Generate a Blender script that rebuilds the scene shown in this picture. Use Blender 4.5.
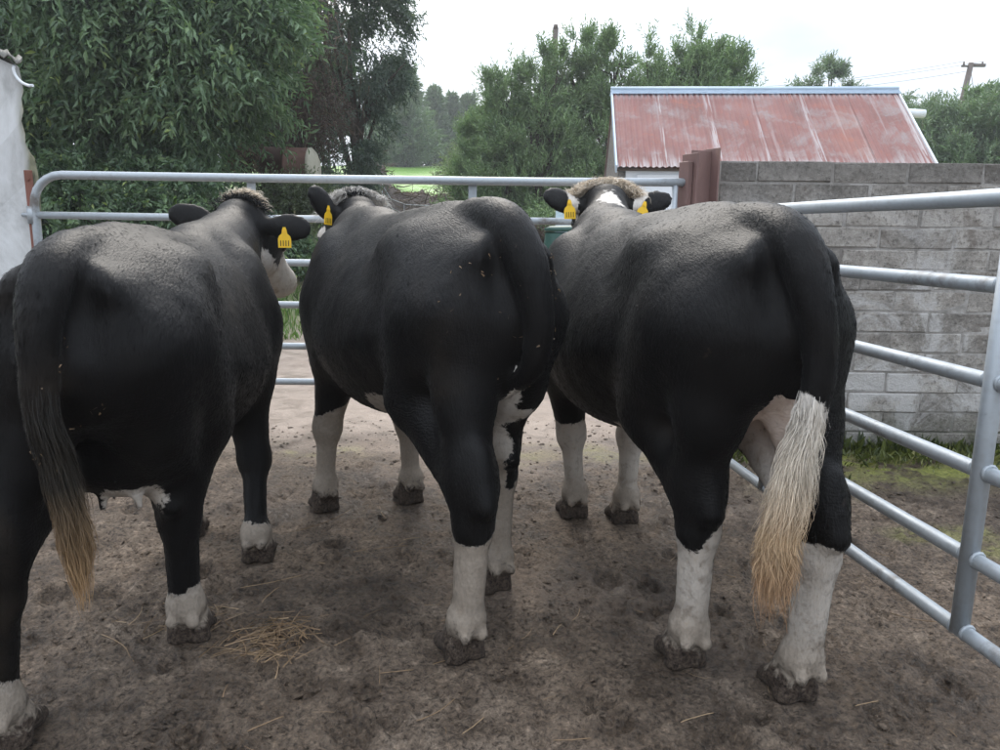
import bpy, bmesh, math, random
import numpy as np
from mathutils import Vector, Matrix

# ------------------------------------------------------------------ reset
for o in list(bpy.data.objects):
    bpy.data.objects.remove(o, do_unlink=True)
scene = bpy.context.scene
COL = scene.collection
R = math.radians
RNG = np.random.default_rng(7)
random.seed(7)

# ------------------------------------------------------------------ camera
cam_d = bpy.data.cameras.new('camera')
cam = bpy.data.objects.new('camera', cam_d)
COL.objects.link(cam)
cam_d.sensor_width = 36.0
cam_d.lens = 27.0
cam_d.clip_start = 0.05
cam_d.clip_end = 2000.0
cam.matrix_world = (Matrix.Translation((0, 0, 1.32)) @ Matrix.Rotation(R(90 - 10.85), 4, 'X')
                    @ Matrix.Rotation(0.012, 4, 'Z'))
scene.camera = cam

# ------------------------------------------------------------------ world: overcast sky with thin bright cloud
SUN_EL, SUN_AZ = 42.0, -6.0          # azimuth measured from +Y towards +X
world = bpy.data.worlds.new('World')
scene.world = world
world.use_nodes = True
wn, wl = world.node_tree.nodes, world.node_tree.links
wn.clear()
w_out = wn.new('ShaderNodeOutputWorld')
w_bg = wn.new('ShaderNodeBackground')
w_bg.inputs['Strength'].default_value = 0.10
w_sky = wn.new('ShaderNodeTexSky')
w_sky.sky_type = 'NISHITA'
w_sky.sun_disc = False
w_sky.sun_elevation = R(SUN_EL)
w_sky.sun_rotation = R(SUN_AZ)
w_sky.dust_density = 3.0
w_tc = wn.new('ShaderNodeTexCoord')
w_map = wn.new('ShaderNodeMapping')
w_map.inputs['Scale'].default_value = (1.0, 1.0, 2.6)
w_map.inputs['Location'].default_value = (0.35, 0.2, 0.1)
w_n = wn.new('ShaderNodeTexNoise')
w_n.inputs['Scale'].default_value = 2.1
w_n.inputs['Detail'].default_value = 6.0
w_n.inputs['Roughness'].default_value = 0.5
w_r = wn.new('ShaderNodeValToRGB')
w_r.color_ramp.elements[0].position = 0.34
w_r.color_ramp.elements[0].color = (2.1, 2.6, 3.25, 1)
w_r.color_ramp.elements[1].position = 0.66
w_r.color_ramp.elements[1].color = (5.0, 5.1, 5.3, 1)
w_mix = wn.new('ShaderNodeMixRGB')
w_mix.inputs['Fac'].default_value = 0.90
wl.new(w_tc.outputs['Generated'], w_map.inputs['Vector'])
wl.new(w_map.outputs['Vector'], w_n.inputs['Vector'])
wl.new(w_n.outputs['Fac'], w_r.inputs['Fac'])
wl.new(w_sky.outputs['Color'], w_mix.inputs['Color1'])
wl.new(w_r.outputs['Color'], w_mix.inputs['Color2'])
# an overcast sky is brighter overhead than at the horizon
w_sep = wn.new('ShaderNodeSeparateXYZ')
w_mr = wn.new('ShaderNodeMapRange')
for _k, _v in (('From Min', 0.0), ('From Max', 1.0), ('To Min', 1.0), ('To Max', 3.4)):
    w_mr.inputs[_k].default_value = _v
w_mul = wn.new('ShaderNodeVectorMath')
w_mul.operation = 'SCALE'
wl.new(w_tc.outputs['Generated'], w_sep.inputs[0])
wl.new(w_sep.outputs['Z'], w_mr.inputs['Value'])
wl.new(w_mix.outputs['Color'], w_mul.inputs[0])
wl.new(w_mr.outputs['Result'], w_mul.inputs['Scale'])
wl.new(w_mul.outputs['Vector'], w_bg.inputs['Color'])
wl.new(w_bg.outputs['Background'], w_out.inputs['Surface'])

# ------------------------------------------------------------------ sun behind thin cloud
sun_d = bpy.data.lights.new('sun', 'SUN')
sun_d.energy = 1.0
sun_d.angle = R(22)
sun_d.color = (1.0, 0.94, 0.85)
sun = bpy.data.objects.new('sun', sun_d)
COL.objects.link(sun)
sdir = Vector((math.sin(R(SUN_AZ)) * math.cos(R(SUN_EL)), math.cos(R(SUN_AZ)) * math.cos(R(SUN_EL)), math.sin(R(SUN_EL))))
sun.rotation_euler = sdir.to_track_quat('Z', 'Y').to_euler()

scene.view_settings.view_transform = 'Standard'
scene.view_settings.look = 'None'
scene.view_settings.exposure = 1.08
scene.view_settings.gamma = 1.0
scene.view_settings.use_curve_mapping = False
scene.render.engine = 'CYCLES'


# ================================================================== helpers
def tag(o, label=None, cat=None, group=None, kind=None):
    if label: o['label'] = label
    if cat: o['category'] = cat
    if group: o['group'] = group
    if kind: o['kind'] = kind
    return o


def empty(name, loc=(0, 0, 0), rz=0.0):
    o = bpy.data.objects.new(name, None)
    o.empty_display_size = 0.1
    COL.objects.link(o)
    o.location = loc
    o.rotation_euler = (0, 0, rz)
    return o


def link_mesh(name, me, mat=None, parent=None):
    if mat is not None and len(me.materials) == 0:
        me.materials.append(mat)
    o = bpy.data.objects.new(name, me)
    COL.objects.link(o)
    if parent is not None:
        o.parent = parent
    return o


def np_mesh(name, verts, faces, smooth=True, uniform=None):
    """verts (N,3) and faces: (M,3) or (M,4) int array."""
    me = bpy.data.meshes.new(name)
    verts = np.asarray(verts, np.float32)
    faces = np.asarray(faces, np.int32)
    k = faces.shape[1]
    me.vertices.add(len(verts))
    me.vertices.foreach_set('co', verts.ravel())
    me.loops.add(faces.size)
    me.loops.foreach_set('vertex_index', faces.ravel())
    me.polygons.add(len(faces))
    me.polygons.foreach_set('loop_start', np.arange(0, faces.size, k, dtype=np.int32))
    me.update(calc_edges=True)
    me.polygons.foreach_set('use_smooth', np.full(len(faces), smooth))
    me.update()
    return me


def add_attr(me, name, data, kind='FLOAT'):
    a = me.attributes.new(name, kind, 'POINT')
    if kind == 'FLOAT':
        a.data.foreach_set('value', np.asarray(data, np.float32).ravel())
    else:
        a.data.foreach_set('vector', np.asarray(data, np.float32).ravel())


def bm_mesh(name, bm, smooth=False):
    me = bpy.data.meshes.new(name)
    bm.normal_update()
    bm.to_mesh(me)
    bm.free()
    if smooth:
        me.polygons.foreach_set('use_smooth', np.full(len(me.polygons), True))
    return me


def bm_box(bm, lo, hi, bevel=0.0, segs=2):
    r = bmesh.ops.create_cube(bm, size=1.0)
    vs = r['verts']
    c = [(a + b) / 2 for a, b in zip(lo, hi)]
    d = [b - a for a, b in zip(lo, hi)]
    for v in vs:
        v.co = Vector((c[0] + v.co.x * d[0], c[1] + v.co.y * d[1], c[2] + v.co.z * d[2]))
    if bevel > 0:
        es = list({e for v in vs for e in v.link_edges})
        bmesh.ops.bevel(bm, geom=es, offset=bevel, segments=segs, affect='EDGES', profile=0.6)
    return vs


def tube(bm, pts, rad, n=12, cap=True):
    """tube along polyline pts; rad scalar or list."""
    pts = [Vector(p) for p in pts]
    if not hasattr(rad, '__len__'):
        rad = [rad] * len(pts)
    rings = []
    up = None
    for i, p in enumerate(pts):
        t = (pts[min(i + 1, len(pts) - 1)] - pts[max(i - 1, 0)]).normalized()
        if up is None:
            up = Vector((0, 0, 1)) if abs(t.z) < 0.9 else Vector((1, 0, 0))
        a = t.cross(up)
        if a.length < 1e-5:
            a = t.cross(Vector((0.3, 1, 0.2)))
        a.normalize()
        b = a.cross(t).normalized()
        up = b
        rings.append([bm.verts.new(p + (a * math.cos(2 * math.pi * k / n) + b * math.sin(2 * math.pi * k / n)) * rad[i]) for k in range(n)])
    for r0, r1 in zip(rings[:-1], rings[1:]):
        for k in range(n):
            f = bm.faces.new((r0[k], r0[(k + 1) % n], r1[(k + 1) % n], r1[k]))
            f.smooth = True
    if cap:
        bm.faces.new(rings[0][::-1])
        bm.faces.new(rings[-1])
    return rings


def tube_mesh(name, pts, rad, n=12):
    bm = bmesh.new()
    tube(bm, pts, rad, n)
    bmesh.ops.recalc_face_normals(bm, faces=bm.faces[:])
    return bm_mesh(name, bm)


# ---- lattice value noise (numpy)
_PERM = RNG.random(65536).astype(np.float32)


def vnoise(p, seed=0):
    p = np.asarray(p, np.float32)
    i = np.floor(p).astype(np.int64)
    f = p - i
    f = f * f * (3 - 2 * f)
    d = p.shape[-1]
    out = 0
    pr = [73856093, 19349663, 83492791]
    for c in range(1 << d):
        h = np.full(p.shape[:-1], seed * 9176 + 1013, np.int64)
        w = 1.0
        for a in range(d):
            b = (c >> a) & 1
            h = h ^ ((i[..., a] + b) * pr[a])
            w = w * (f[..., a] if b else 1 - f[..., a])
        h = (h ^ (h >> 13)) * 1274126177
        out = out + w * _PERM[(h ^ (h >> 16)) & 65535]
    return out * 2 - 1


def fbm(p, octv=4, seed=0, gain=0.5):
    s, a, t = 0, 1.0, 0
    p = np.asarray(p, np.float32)
    for k in range(octv):
        s = s + a * vnoise(p, seed + k * 17)
        t += a
        a *= gain
        p = p * 2.03 + 11.7
    return s / t


# ================================================================== materials
class NT:
    def __init__(self, name):
        self.m = bpy.data.materials.new(name)
        self.m.use_nodes = True
        self.t = self.m.node_tree
        self.b = self.t.nodes['Principled BSDF']

    def n(self, kind, **kw):
        nd = self.t.nodes.new(kind)
        for k, v in kw.items():
            if k in nd.inputs:
                nd.inputs[k].default_value = v
            else:
                setattr(nd, k, v)
        return nd

    def l(self, a, b):
        self.t.links.new(a, b)

    def noise(self, vec, scale, detail=4, rough=0.55, dist=0.0):
        nd = self.n('ShaderNodeTexNoise', Scale=scale, Detail=detail, Roughness=rough, Distortion=dist)
        if vec is not None: self.l(vec, nd.inputs['Vector'])
        return nd.outputs['Fac']

    def coord(self, which='Object', scale=(1, 1, 1), rot=(0, 0, 0)):
        tc = self.n('ShaderNodeTexCoord')
        mp = self.n('ShaderNodeMapping', Scale=scale, Rotation=rot)
        self.l(tc.outputs[which], mp.inputs['Vector'])
        return mp.outputs['Vector']

    def wpos(self, scale=(1, 1, 1), rot=(0, 0, 0)):
        g = self.n('ShaderNodeNewGeometry')
        mp = self.n('ShaderNodeMapping', Scale=scale, Rotation=rot)
        self.l(g.outputs['Position'], mp.inputs['Vector'])
        return mp.outputs['Vector']

    def ramp(self, fac, stops):
        nd = self.n('ShaderNodeValToRGB')
        el = nd.color_ramp.elements
        while len(el) < len(stops):
            el.new(0.5)
        for e, (p, c) in zip(el, stops):
            e.position = p
            e.color = (*c, 1) if len(c) == 3 else c
        self.l(fac, nd.inputs['Fac'])
        return nd.outputs['Color']

    def fr(self, fac, a, b, lo=0.0, hi=1.0):
        nd = self.n('ShaderNodeMapRange')
        nd.clamp = True
        for k, v in (('From Min', a), ('From Max', b), ('To Min', lo), ('To Max', hi)):
            nd.inputs[k].default_value = v
        self.l(fac, nd.inputs['Value'])
        return nd.outputs['Result']

    def mix(self, fac, a, b, mode='MIX'):
        nd = self.n('ShaderNodeMixRGB', blend_type=mode)
        for s, v in (('Fac', fac), ('Color1', a), ('Color2', b)):
            if isinstance(v, (int, float)):
                nd.inputs[s].default_value = v
            elif isinstance(v, tuple):
                nd.inputs[s].default_value = (*v, 1) if len(v) == 3 else v
            else:
                self.l(v, nd.inputs[s])
        return nd.outputs['Color']

    def math(self, op, a, b=0.0):
        nd = self.n('ShaderNodeMath', operation=op)
        for k, v in ((0, a), (1, b)):
            if isinstance(v, (int, float)): nd.inputs[k].default_value = v
            else: self.l(v, nd.inputs[k])
        return nd.outputs[0]

    def attr(self, name, out='Fac'):
        nd = self.n('ShaderNodeAttribute', attribute_name=name)
        return nd.outputs[out]

    def bump(self, h, strength=0.3, dist=0.01, normal=None):
        nd = self.n('ShaderNodeBump', Strength=strength, Distance=dist)
        self.l(h, nd.inputs['Height'])
        if normal is not None: self.l(normal, nd.inputs['Normal'])
        return nd.outputs['Normal']

    def set(self, col=None, rough=None, normal=None, spec=None, metal=None):
        for k, v in (('Base Color', col), ('Roughness', rough), ('Normal', normal), ('Specular IOR Level', spec), ('Metallic', metal)):
            if v is None: continue
            if isinstance(v, (int, float)): self.b.inputs[k].default_value = v
            elif isinstance(v, tuple): self.b.inputs[k].default_value = (*v, 1) if len(v) == 3 else v
            else: self.l(v, self.b.inputs[k])
        return self.m


def mat_plain(name, col, rough=0.7, var=0.25, scale=8.0, metal=0.0, spec=0.4, bump=0.15, bd=0.004):
    t = NT(name)
    v = t.coord()
    n = t.noise(v, scale, 5)
    n2 = t.noise(v, scale * 7, 3)
    c = t.mix(n, tuple(x * (1 - var) for x in col), tuple(min(1, x * (1 + var)) for x in col))
    return t.set(c, rough, t.bump(n2, bump, bd), spec, metal)


M = {}


def make_materials():
    # ---------- ground: mud yard / pale concrete / gravel lane / grass
    t = NT('ground_mud')
    p = t.wpos()
    n_big = t.noise(p, 0.9, 5, 0.6)
    n_mid = t.noise(p, 5.5, 6, 0.62, 0.6)
    n_fine = t.noise(p, 62, 6, 0.72, 0.4)
    n_grit = t.noise(p, 150, 3, 0.6)
    mud = t.ramp(n_mid, [(0.30, (0.053, 0.039, 0.028)), (0.46, (0.110, 0.084, 0.063)), (0.60, (0.170, 0.135, 0.105)), (0.76, (0.265, 0.222, 0.180))])
    grit = t.ramp(n_fine, [(0.36, (0.20, 0.18, 0.16)), (0.47, (0.82, 0.80, 0.78)), (0.55, (1.05, 1.03, 1.0)), (0.68, (1.8, 1.74, 1.66))])
    mud = t.mix(1.0, mud, grit, 'MULTIPLY')
    mud = t.mix(t.fr(n_big, 0.40, 0.62), t.mix(1.0, mud, (0.78, 0.75, 0.72), 'MULTIPLY'), t.mix(1.0, mud, (1.45, 1.42, 1.38), 'MULTIPLY'))
    pale = t.ramp(n_mid, [(0.3, (0.28, 0.215, 0.17)), (0.55, (0.40, 0.32, 0.26)), (0.75, (0.50, 0.41, 0.34))])
    pale = t.mix(t.fr(n_fine, 0.55, 0.75, 0, 0.5), pale, (0.14, 0.11, 0.09))
    gravel = t.ramp(n_fine, [(0.3, (0.12, 0.09, 0.08)), (0.5, (0.23, 0.18, 0.165)), (0.7, (0.33, 0.27, 0.25))])
    gn = t.noise(p, 0.7, 4)
    grass = t.ramp(n_mid, [(0.3, (0.07, 0.16, 0.018)), (0.55, (0.135, 0.275, 0.032)), (0.75, (0.21, 0.34, 0.06))])
    moss = t.ramp(n_fine, [(0.3, (0.06, 0.066, 0.018)), (0.5, (0.20, 0.215, 0.045)), (0.7, (0.36, 0.35, 0.10))])
    col = t.mix(t.attr('z_pale'), mud, pale)
    col = t.mix(t.attr('z_gravel'), col, gravel)
    col = t.mix(t.attr('z_grass'), col, grass)
    mossf = t.math('MULTIPLY', t.attr('z_moss'), t.fr(n_mid, 0.40, 0.58))
    col = t.mix(mossf, col, moss)
    wet = t.math('MULTIPLY', t.fr(n_big, 0.62, 0.40), t.fr(n_mid, 0.58, 0.40))
    rough = t.fr(wet, 0.0, 0.7, 0.80, 0.30)
    h = t.math('ADD', t.math('MULTIPLY', n_fine, 0.8), t.math('MULTIPLY', n_grit, 0.35))
    M['ground'] = t.set(col, rough, t.bump(h, 1.0, 0.020), 0.35)

    M['clod'] = mat_plain('mud_clod', (0.085, 0.066, 0.053), 0.7, 0.5, 14, bump=0.6, bd=0.006)

    # ---------- galvanised steel
    t = NT('galvanised_steel')
    v = t.wpos()
    n1 = t.noise(v, 14, 5, 0.6)
    n2 = t.noise(v, 90, 3)
    vo = t.n('ShaderNodeTexVoronoi', Scale=55.0)
    t.l(v, vo.inputs['Vector'])
    c = t.mix(n1, (0.26, 0.283, 0.30), (0.43, 0.458, 0.48))
    c = t.mix(t.fr(vo.outputs['Distance'], 0.1, 0.6, 0, 0.35), c, (0.42, 0.47, 0.51))
    n3 = t.noise(v, 3.1, 6, 0.7)
    c = t.mix(t.fr(n3, 0.57, 0.68, 0, 0.8), c, (0.12, 0.095, 0.075))
    M['galv'] = t.set(c, t.fr(n1, 0.3, 0.7, 0.42, 0.62), t.bump(n2, 0.06, 0.002), 0.5, 0.35)

    # ---------- rusty red-brown painted steel
    t = NT('brown_steel')
    v = t.wpos(scale=(1, 1, 0.35))
    n1 = t.noise(v, 6, 6, 0.65)
    c = t.ramp(n1, [(0.3, (0.14, 0.085, 0.076)), (0.55, (0.20, 0.12, 0.107)), (0.72, (0.26, 0.165, 0.13))])
    M['rust'] = t.set(c, 0.62, t.bump(t.noise(t.wpos(), 60, 4), 0.2, 0.003), 0.3)
    t = NT('red_lead_plate')
    n1 = t.noise(t.wpos(), 9, 5)
    c = t.ramp(n1, [(0.3, (0.16, 0.065, 0.045)), (0.6, (0.24, 0.105, 0.08)), (0.8, (0.30, 0.16, 0.12))])
    M['redplate'] = t.set(c, 0.65, None, 0.3)

    # ---------- concrete block
    t = NT('concrete_block')
    p = t.wpos()
    oi = t.n('ShaderNodeObjectInfo')
    n1 = t.noise(p, 7, 6, 0.65)
    n2 = t.noise(p, 42, 6, 0.75)
    n3 = t.noise(p, 2.6, 7, 0.7, 0.9)
    c = t.ramp(n1, [(0.28, (0.20, 0.185, 0.165)), (0.5, (0.34, 0.315, 0.285)), (0.72, (0.47, 0.44, 0.40))])
    rv = t.fr(oi.outputs['Random'], 0, 1, 0.68, 1.22)
    cc = t.n('ShaderNodeCombineColor')
    for k in range(3): t.l(rv, cc.inputs[k])
    c = t.mix(1.0, c, cc.outputs[0], 'MULTIPLY')
    c = t.mix(t.fr(n2, 0.52, 0.66, 0, 0.75), c, (0.075, 0.068, 0.06))
    c = t.mix(t.fr(n2, 0.46, 0.34, 0, 0.5), c, (0.50, 0.47, 0.43))
    gp = t.n('ShaderNodeSeparateXYZ'); t.l(t.wpos(), gp.inputs[0])
    lowz = t.fr(gp.outputs['Z'], 1.60, 1.15)
    lime = t.math('MULTIPLY', t.fr(n3, 0.47, 0.56, 0, 0.85), lowz)
    c = t.mix(lime, c, (0.52, 0.505, 0.49))
    c = t.mix(t.math('MULTIPLY', t.fr(n3, 0.44, 0.36, 0, 0.7), t.fr(n1, 0.4, 0.6)), c, (0.13, 0.105, 0.085))
    topd = t.fr(gp.outputs['Z'], 1.52, 1.70, 0, 0.45)
    c = t.mix(topd, c, (0.10, 0.092, 0.082))
    damp = t.math('MULTIPLY', t.fr(gp.outputs['Z'], 0.30, 0.04), t.fr(n1, 0.3, 0.6))
    c = t.mix(damp, c, (0.045, 0.05, 0.022))
    M['block'] = t.set(c, 0.9, t.bump(t.math('ADD', n2, n1), 1.0, 0.014), 0.2)
    t = NT('mortar')
    p = t.wpos()
    n1 = t.noise(p, 12, 5, 0.65); n2 = t.noise(p, 3, 5, 0.6)
    c = t.ramp(n1, [(0.3, (0.18, 0.17, 0.155)), (0.5, (0.31, 0.295, 0.275)), (0.7, (0.46, 0.44, 0.42))])
    c = t.mix(t.fr(n2, 0.5, 0.65, 0, 0.6), c, (0.10, 0.085, 0.07))
    gp = t.n('ShaderNodeSeparateXYZ'); t.l(t.wpos(), gp.inputs[0])
    c = t.mix(t.fr(gp.outputs['Z'], 0.28, 0.03), c, (0.04, 0.045, 0.02))
    M['mortar'] = t.set(c, 0.95, t.bump(t.noise(p, 70, 4), 0.6, 0.008), 0.15)

    # ---------- white render
    t = NT('white_render')
    p = t.wpos(scale=(1, 1, 0.55))
    n1 = t.noise(p, 3.0, 6, 0.65, 0.5); n2 = t.noise(p, 30, 4)
    c = t.ramp(n1, [(0.3, (0.30, 0.30, 0.29)), (0.5, (0.56, 0.565, 0.56)), (0.7, (0.68, 0.69, 0.70))])
    gp = t.n('ShaderNodeSeparateXYZ'); t.l(t.wpos(), gp.inputs[0])
    edge = t.math('ADD', gp.outputs['X'], t.fr(n1, 0.3, 0.7, -0.05, 0.05))
    c = t.mix(t.fr(edge, -2.745, -2.69, 0, 0.9), c, t.ramp(n2, [(0.3, (0.10, 0.10, 0.05)), (0.7, (0.26, 0.25, 0.15))]))
    M['render'] = t.set(c, 0.9, t.bump(n2, 0.5, 0.01), 0.2)
    M['shedwhite'] = mat_plain('shed_limewash', (0.74, 0.77, 0.80), 0.9, 0.12, 4, bump=0.3)
    M['stone'] = mat_plain('old_gable_stone', (0.20, 0.19, 0.175), 0.95, 0.4, 9, bump=0.9, bd=0.02)

    # ---------- rusted red corrugated iron
    t = NT('red_corrugated')
    p = t.coord('Object', scale=(1, 1, 1))
    ps = t.coord('Object', scale=(9.0, 0.45, 1))
    pf = t.coord('Object', scale=(26.0, 1.2, 1))
    oi = t.n('ShaderNodeObjectInfo')
    n1 = t.noise(p, 1.1, 5, 0.6)
    ns = t.noise(ps, 1.0, 4, 0.6); nf = t.noise(pf, 1.0, 3, 0.6)
    c = t.ramp(n1, [(0.30, (0.20, 0.105, 0.092)), (0.5, (0.26, 0.125, 0.11)), (0.7, (0.31, 0.17, 0.15))])
    n4 = t.noise(p, 2.3, 6, 0.7, 0.6)
    c = t.mix(t.fr(nf, 0.45, 0.7, 0, 0.30), c, (0.20, 0.14, 0.13))
    c = t.mix(t.fr(n4, 0.50, 0.66, 0, 0.75), c, (0.30, 0.265, 0.255))
    c = t.mix(t.fr(n4, 0.42, 0.30, 0, 0.7), c, (0.36, 0.13, 0.085))
    c = t.mix(t.fr(ns, 0.60, 0.68, 0, 0.40), c, (0.42, 0.36, 0.35))
    rb = t.math('MULTIPLY', t.fr(oi.outputs['Random'], 0.55, 1.0), t.fr(n1, 0.48, 0.62))
    c = t.mix(t.math('MULTIPLY', rb, 0.7), c, (0.42, 0.17, 0.09))
    fl = t.math('MULTIPLY', t.attr('edge'), t.fr(nf, 0.44, 0.52))
    c = t.mix(fl, c, (0.46, 0.41, 0.40))
    M['redroof'] = t.set(c, 0.75, t.bump(t.noise(p, 60, 3), 0.2, 0.003), 0.3)
    M['ridge'] = mat_plain('ridge_cap_zinc', (0.50, 0.60, 0.70), 0.5, 0.15, 5, metal=0.2)
    M['oldtin'] = mat_plain('old_roof_sheet', (0.15, 0.145, 0.13), 0.9, 0.4, 9, bump=0.5)

    # ---------- wood
    M['pole'] = mat_plain('weathered_pole', (0.125, 0.10, 0.085), 0.9, 0.35, 6, bump=0.4)
    M['bark'] = mat_plain('bark', (0.065, 0.052, 0.04), 0.95, 0.4, 7, bump=0.9, bd=0.03)
    M['wire'] = mat_plain('dark_wire', (0.10, 0.10, 0.11), 0.6, 0.1, 3)
    M['bankmud'] = mat_plain('bank_soil', (0.105, 0.085, 0.072), 0.95, 0.5, 5, bump=1.0, bd=0.08)
    M['green_bin'] = mat_plain('green_plastic', (0.012, 0.055, 0.042), 0.5, 0.3, 4)
    M['blue_tub'] = mat_plain('pale_blue_plastic', (0.42, 0.55, 0.62), 0.5, 0.2, 6)
    M['tank'] = mat_plain('rusty_tank', (0.115, 0.06, 0.045), 0.85, 0.45, 6, bump=0.3)
    M['tank_end'] = mat_plain('tank_end_pale', (0.36, 0.34, 0.27), 0.85, 0.3, 8, bump=0.2)
    M['tagyellow'] = mat_plain('tag_yellow', (0.85, 0.52, 0.02), 0.45, 0.06, 20, bump=0.02)
    M['tagink'] = mat_plain('tag_ink', (0.10, 0.06, 0.01), 0.6, 0.05, 20, bump=0.0)
    M['eye'] = mat_plain('eye_dark', (0.01, 0.008, 0.007), 0.1, 0.1, 20, bump=0.0, spec=0.6)

    # ---------- foliage (per-leaf tint in attribute 'tint')
    def foliage(name, dark, light, dry=None, trans=0.30, rough=0.42):
        t = NT(name)
        a = t.attr('tint')
        stops = [(0.0, dark), (0.75, light)]
        if dry: stops.append((0.98, dry))
        c = t.ramp(a, stops)
        t.set(c, rough, None, 0.5)
        tr = t.n('ShaderNodeBsdfTranslucent')
        t.l(t.mix(1.0, c, (1.1, 1.25, 0.7), 'MULTIPLY'), tr.inputs['Color'])
        mx = t.n('ShaderNodeMixShader', Fac=trans)
        t.l(t.b.outputs[0], mx.inputs[1]); t.l(tr.outputs[0], mx.inputs[2])
        t.l(mx.outputs[0], t.t.nodes['Material Output'].inputs['Surface'])
        return t.m
    M['leaf_dark'] = foliage('leaf_dark', (0.044, 0.088, 0.046), (0.185, 0.275, 0.145), (0.28, 0.35, 0.11))
    M['leaf_grey'] = foliage('leaf_grey', (0.045, 0.075, 0.058), (0.14, 0.19, 0.145), (0.20, 0.23, 0.15))
    M['leaf_bush'] = foliage('leaf_bush', (0.06, 0.085, 0.04), (0.17, 0.21, 0.11), (0.36, 0.33, 0.20))
    M['leaf_conifer'] = foliage('leaf_conifer', (0.08, 0.145, 0.068), (0.26, 0.36, 0.17), (0.17, 0.20, 0.12), 0.2)
    M['leaf_far'] = foliage('leaf_far', (0.07, 0.12, 0.068), (0.21, 0.28, 0.165), (0.20, 0.22, 0.13), 0.2)
    M['leaf_dead'] = foliage('leaf_dead', (0.045, 0.032, 0.027), (0.12, 0.085, 0.065), (0.18, 0.13, 0.09), 0.1, 0.9)
    M['grass'] = foliage('grass_blade', (0.05, 0.10, 0.02), (0.15, 0.26, 0.06), (0.32, 0.30, 0.14), 0.3)
    M['moss'] = foliage('moss_blade', (0.035, 0.05, 0.015), (0.14, 0.16, 0.04), (0.24, 0.23, 0.09), 0.2)
    M['straw'] = foliage('straw', (0.09, 0.055, 0.03), (0.26, 0.17, 0.095), (0.38, 0.27, 0.16), 0.1, 0.6)


make_materials()


# ================================================================== terrain
def smooth(e0, e1, x):
    t = np.clip((x - e0) / (e1 - e0), 0, 1)
    return t * t * (3 - 2 * t)


HOOVES = []   # (x, y) of hooves, filled before the ground is built


def terrain_base(x, y):
    z = np.interp(y, [-400, 10.5, 13, 18, 22, 25, 30, 60, 90, 400], [0, 0, 0.10, 0.50, 1.02, 1.50, 2.3, 6.25, 7.6, 9.0])
    # the hedge bank under the trees on the left
    bank = smooth(-2.2, -3.5, x + 0.06 * (y - 10)) * smooth(8.6, 13.2, y) * smooth(40, 24, y)
    z = z + bank * 1.55
    # the yard behind the wall stays level near the shed
    flat = smooth(0.6, 2.2, x) * smooth(26, 14, y)
    z = z * (1 - flat * 0.85)
    return z


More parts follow.
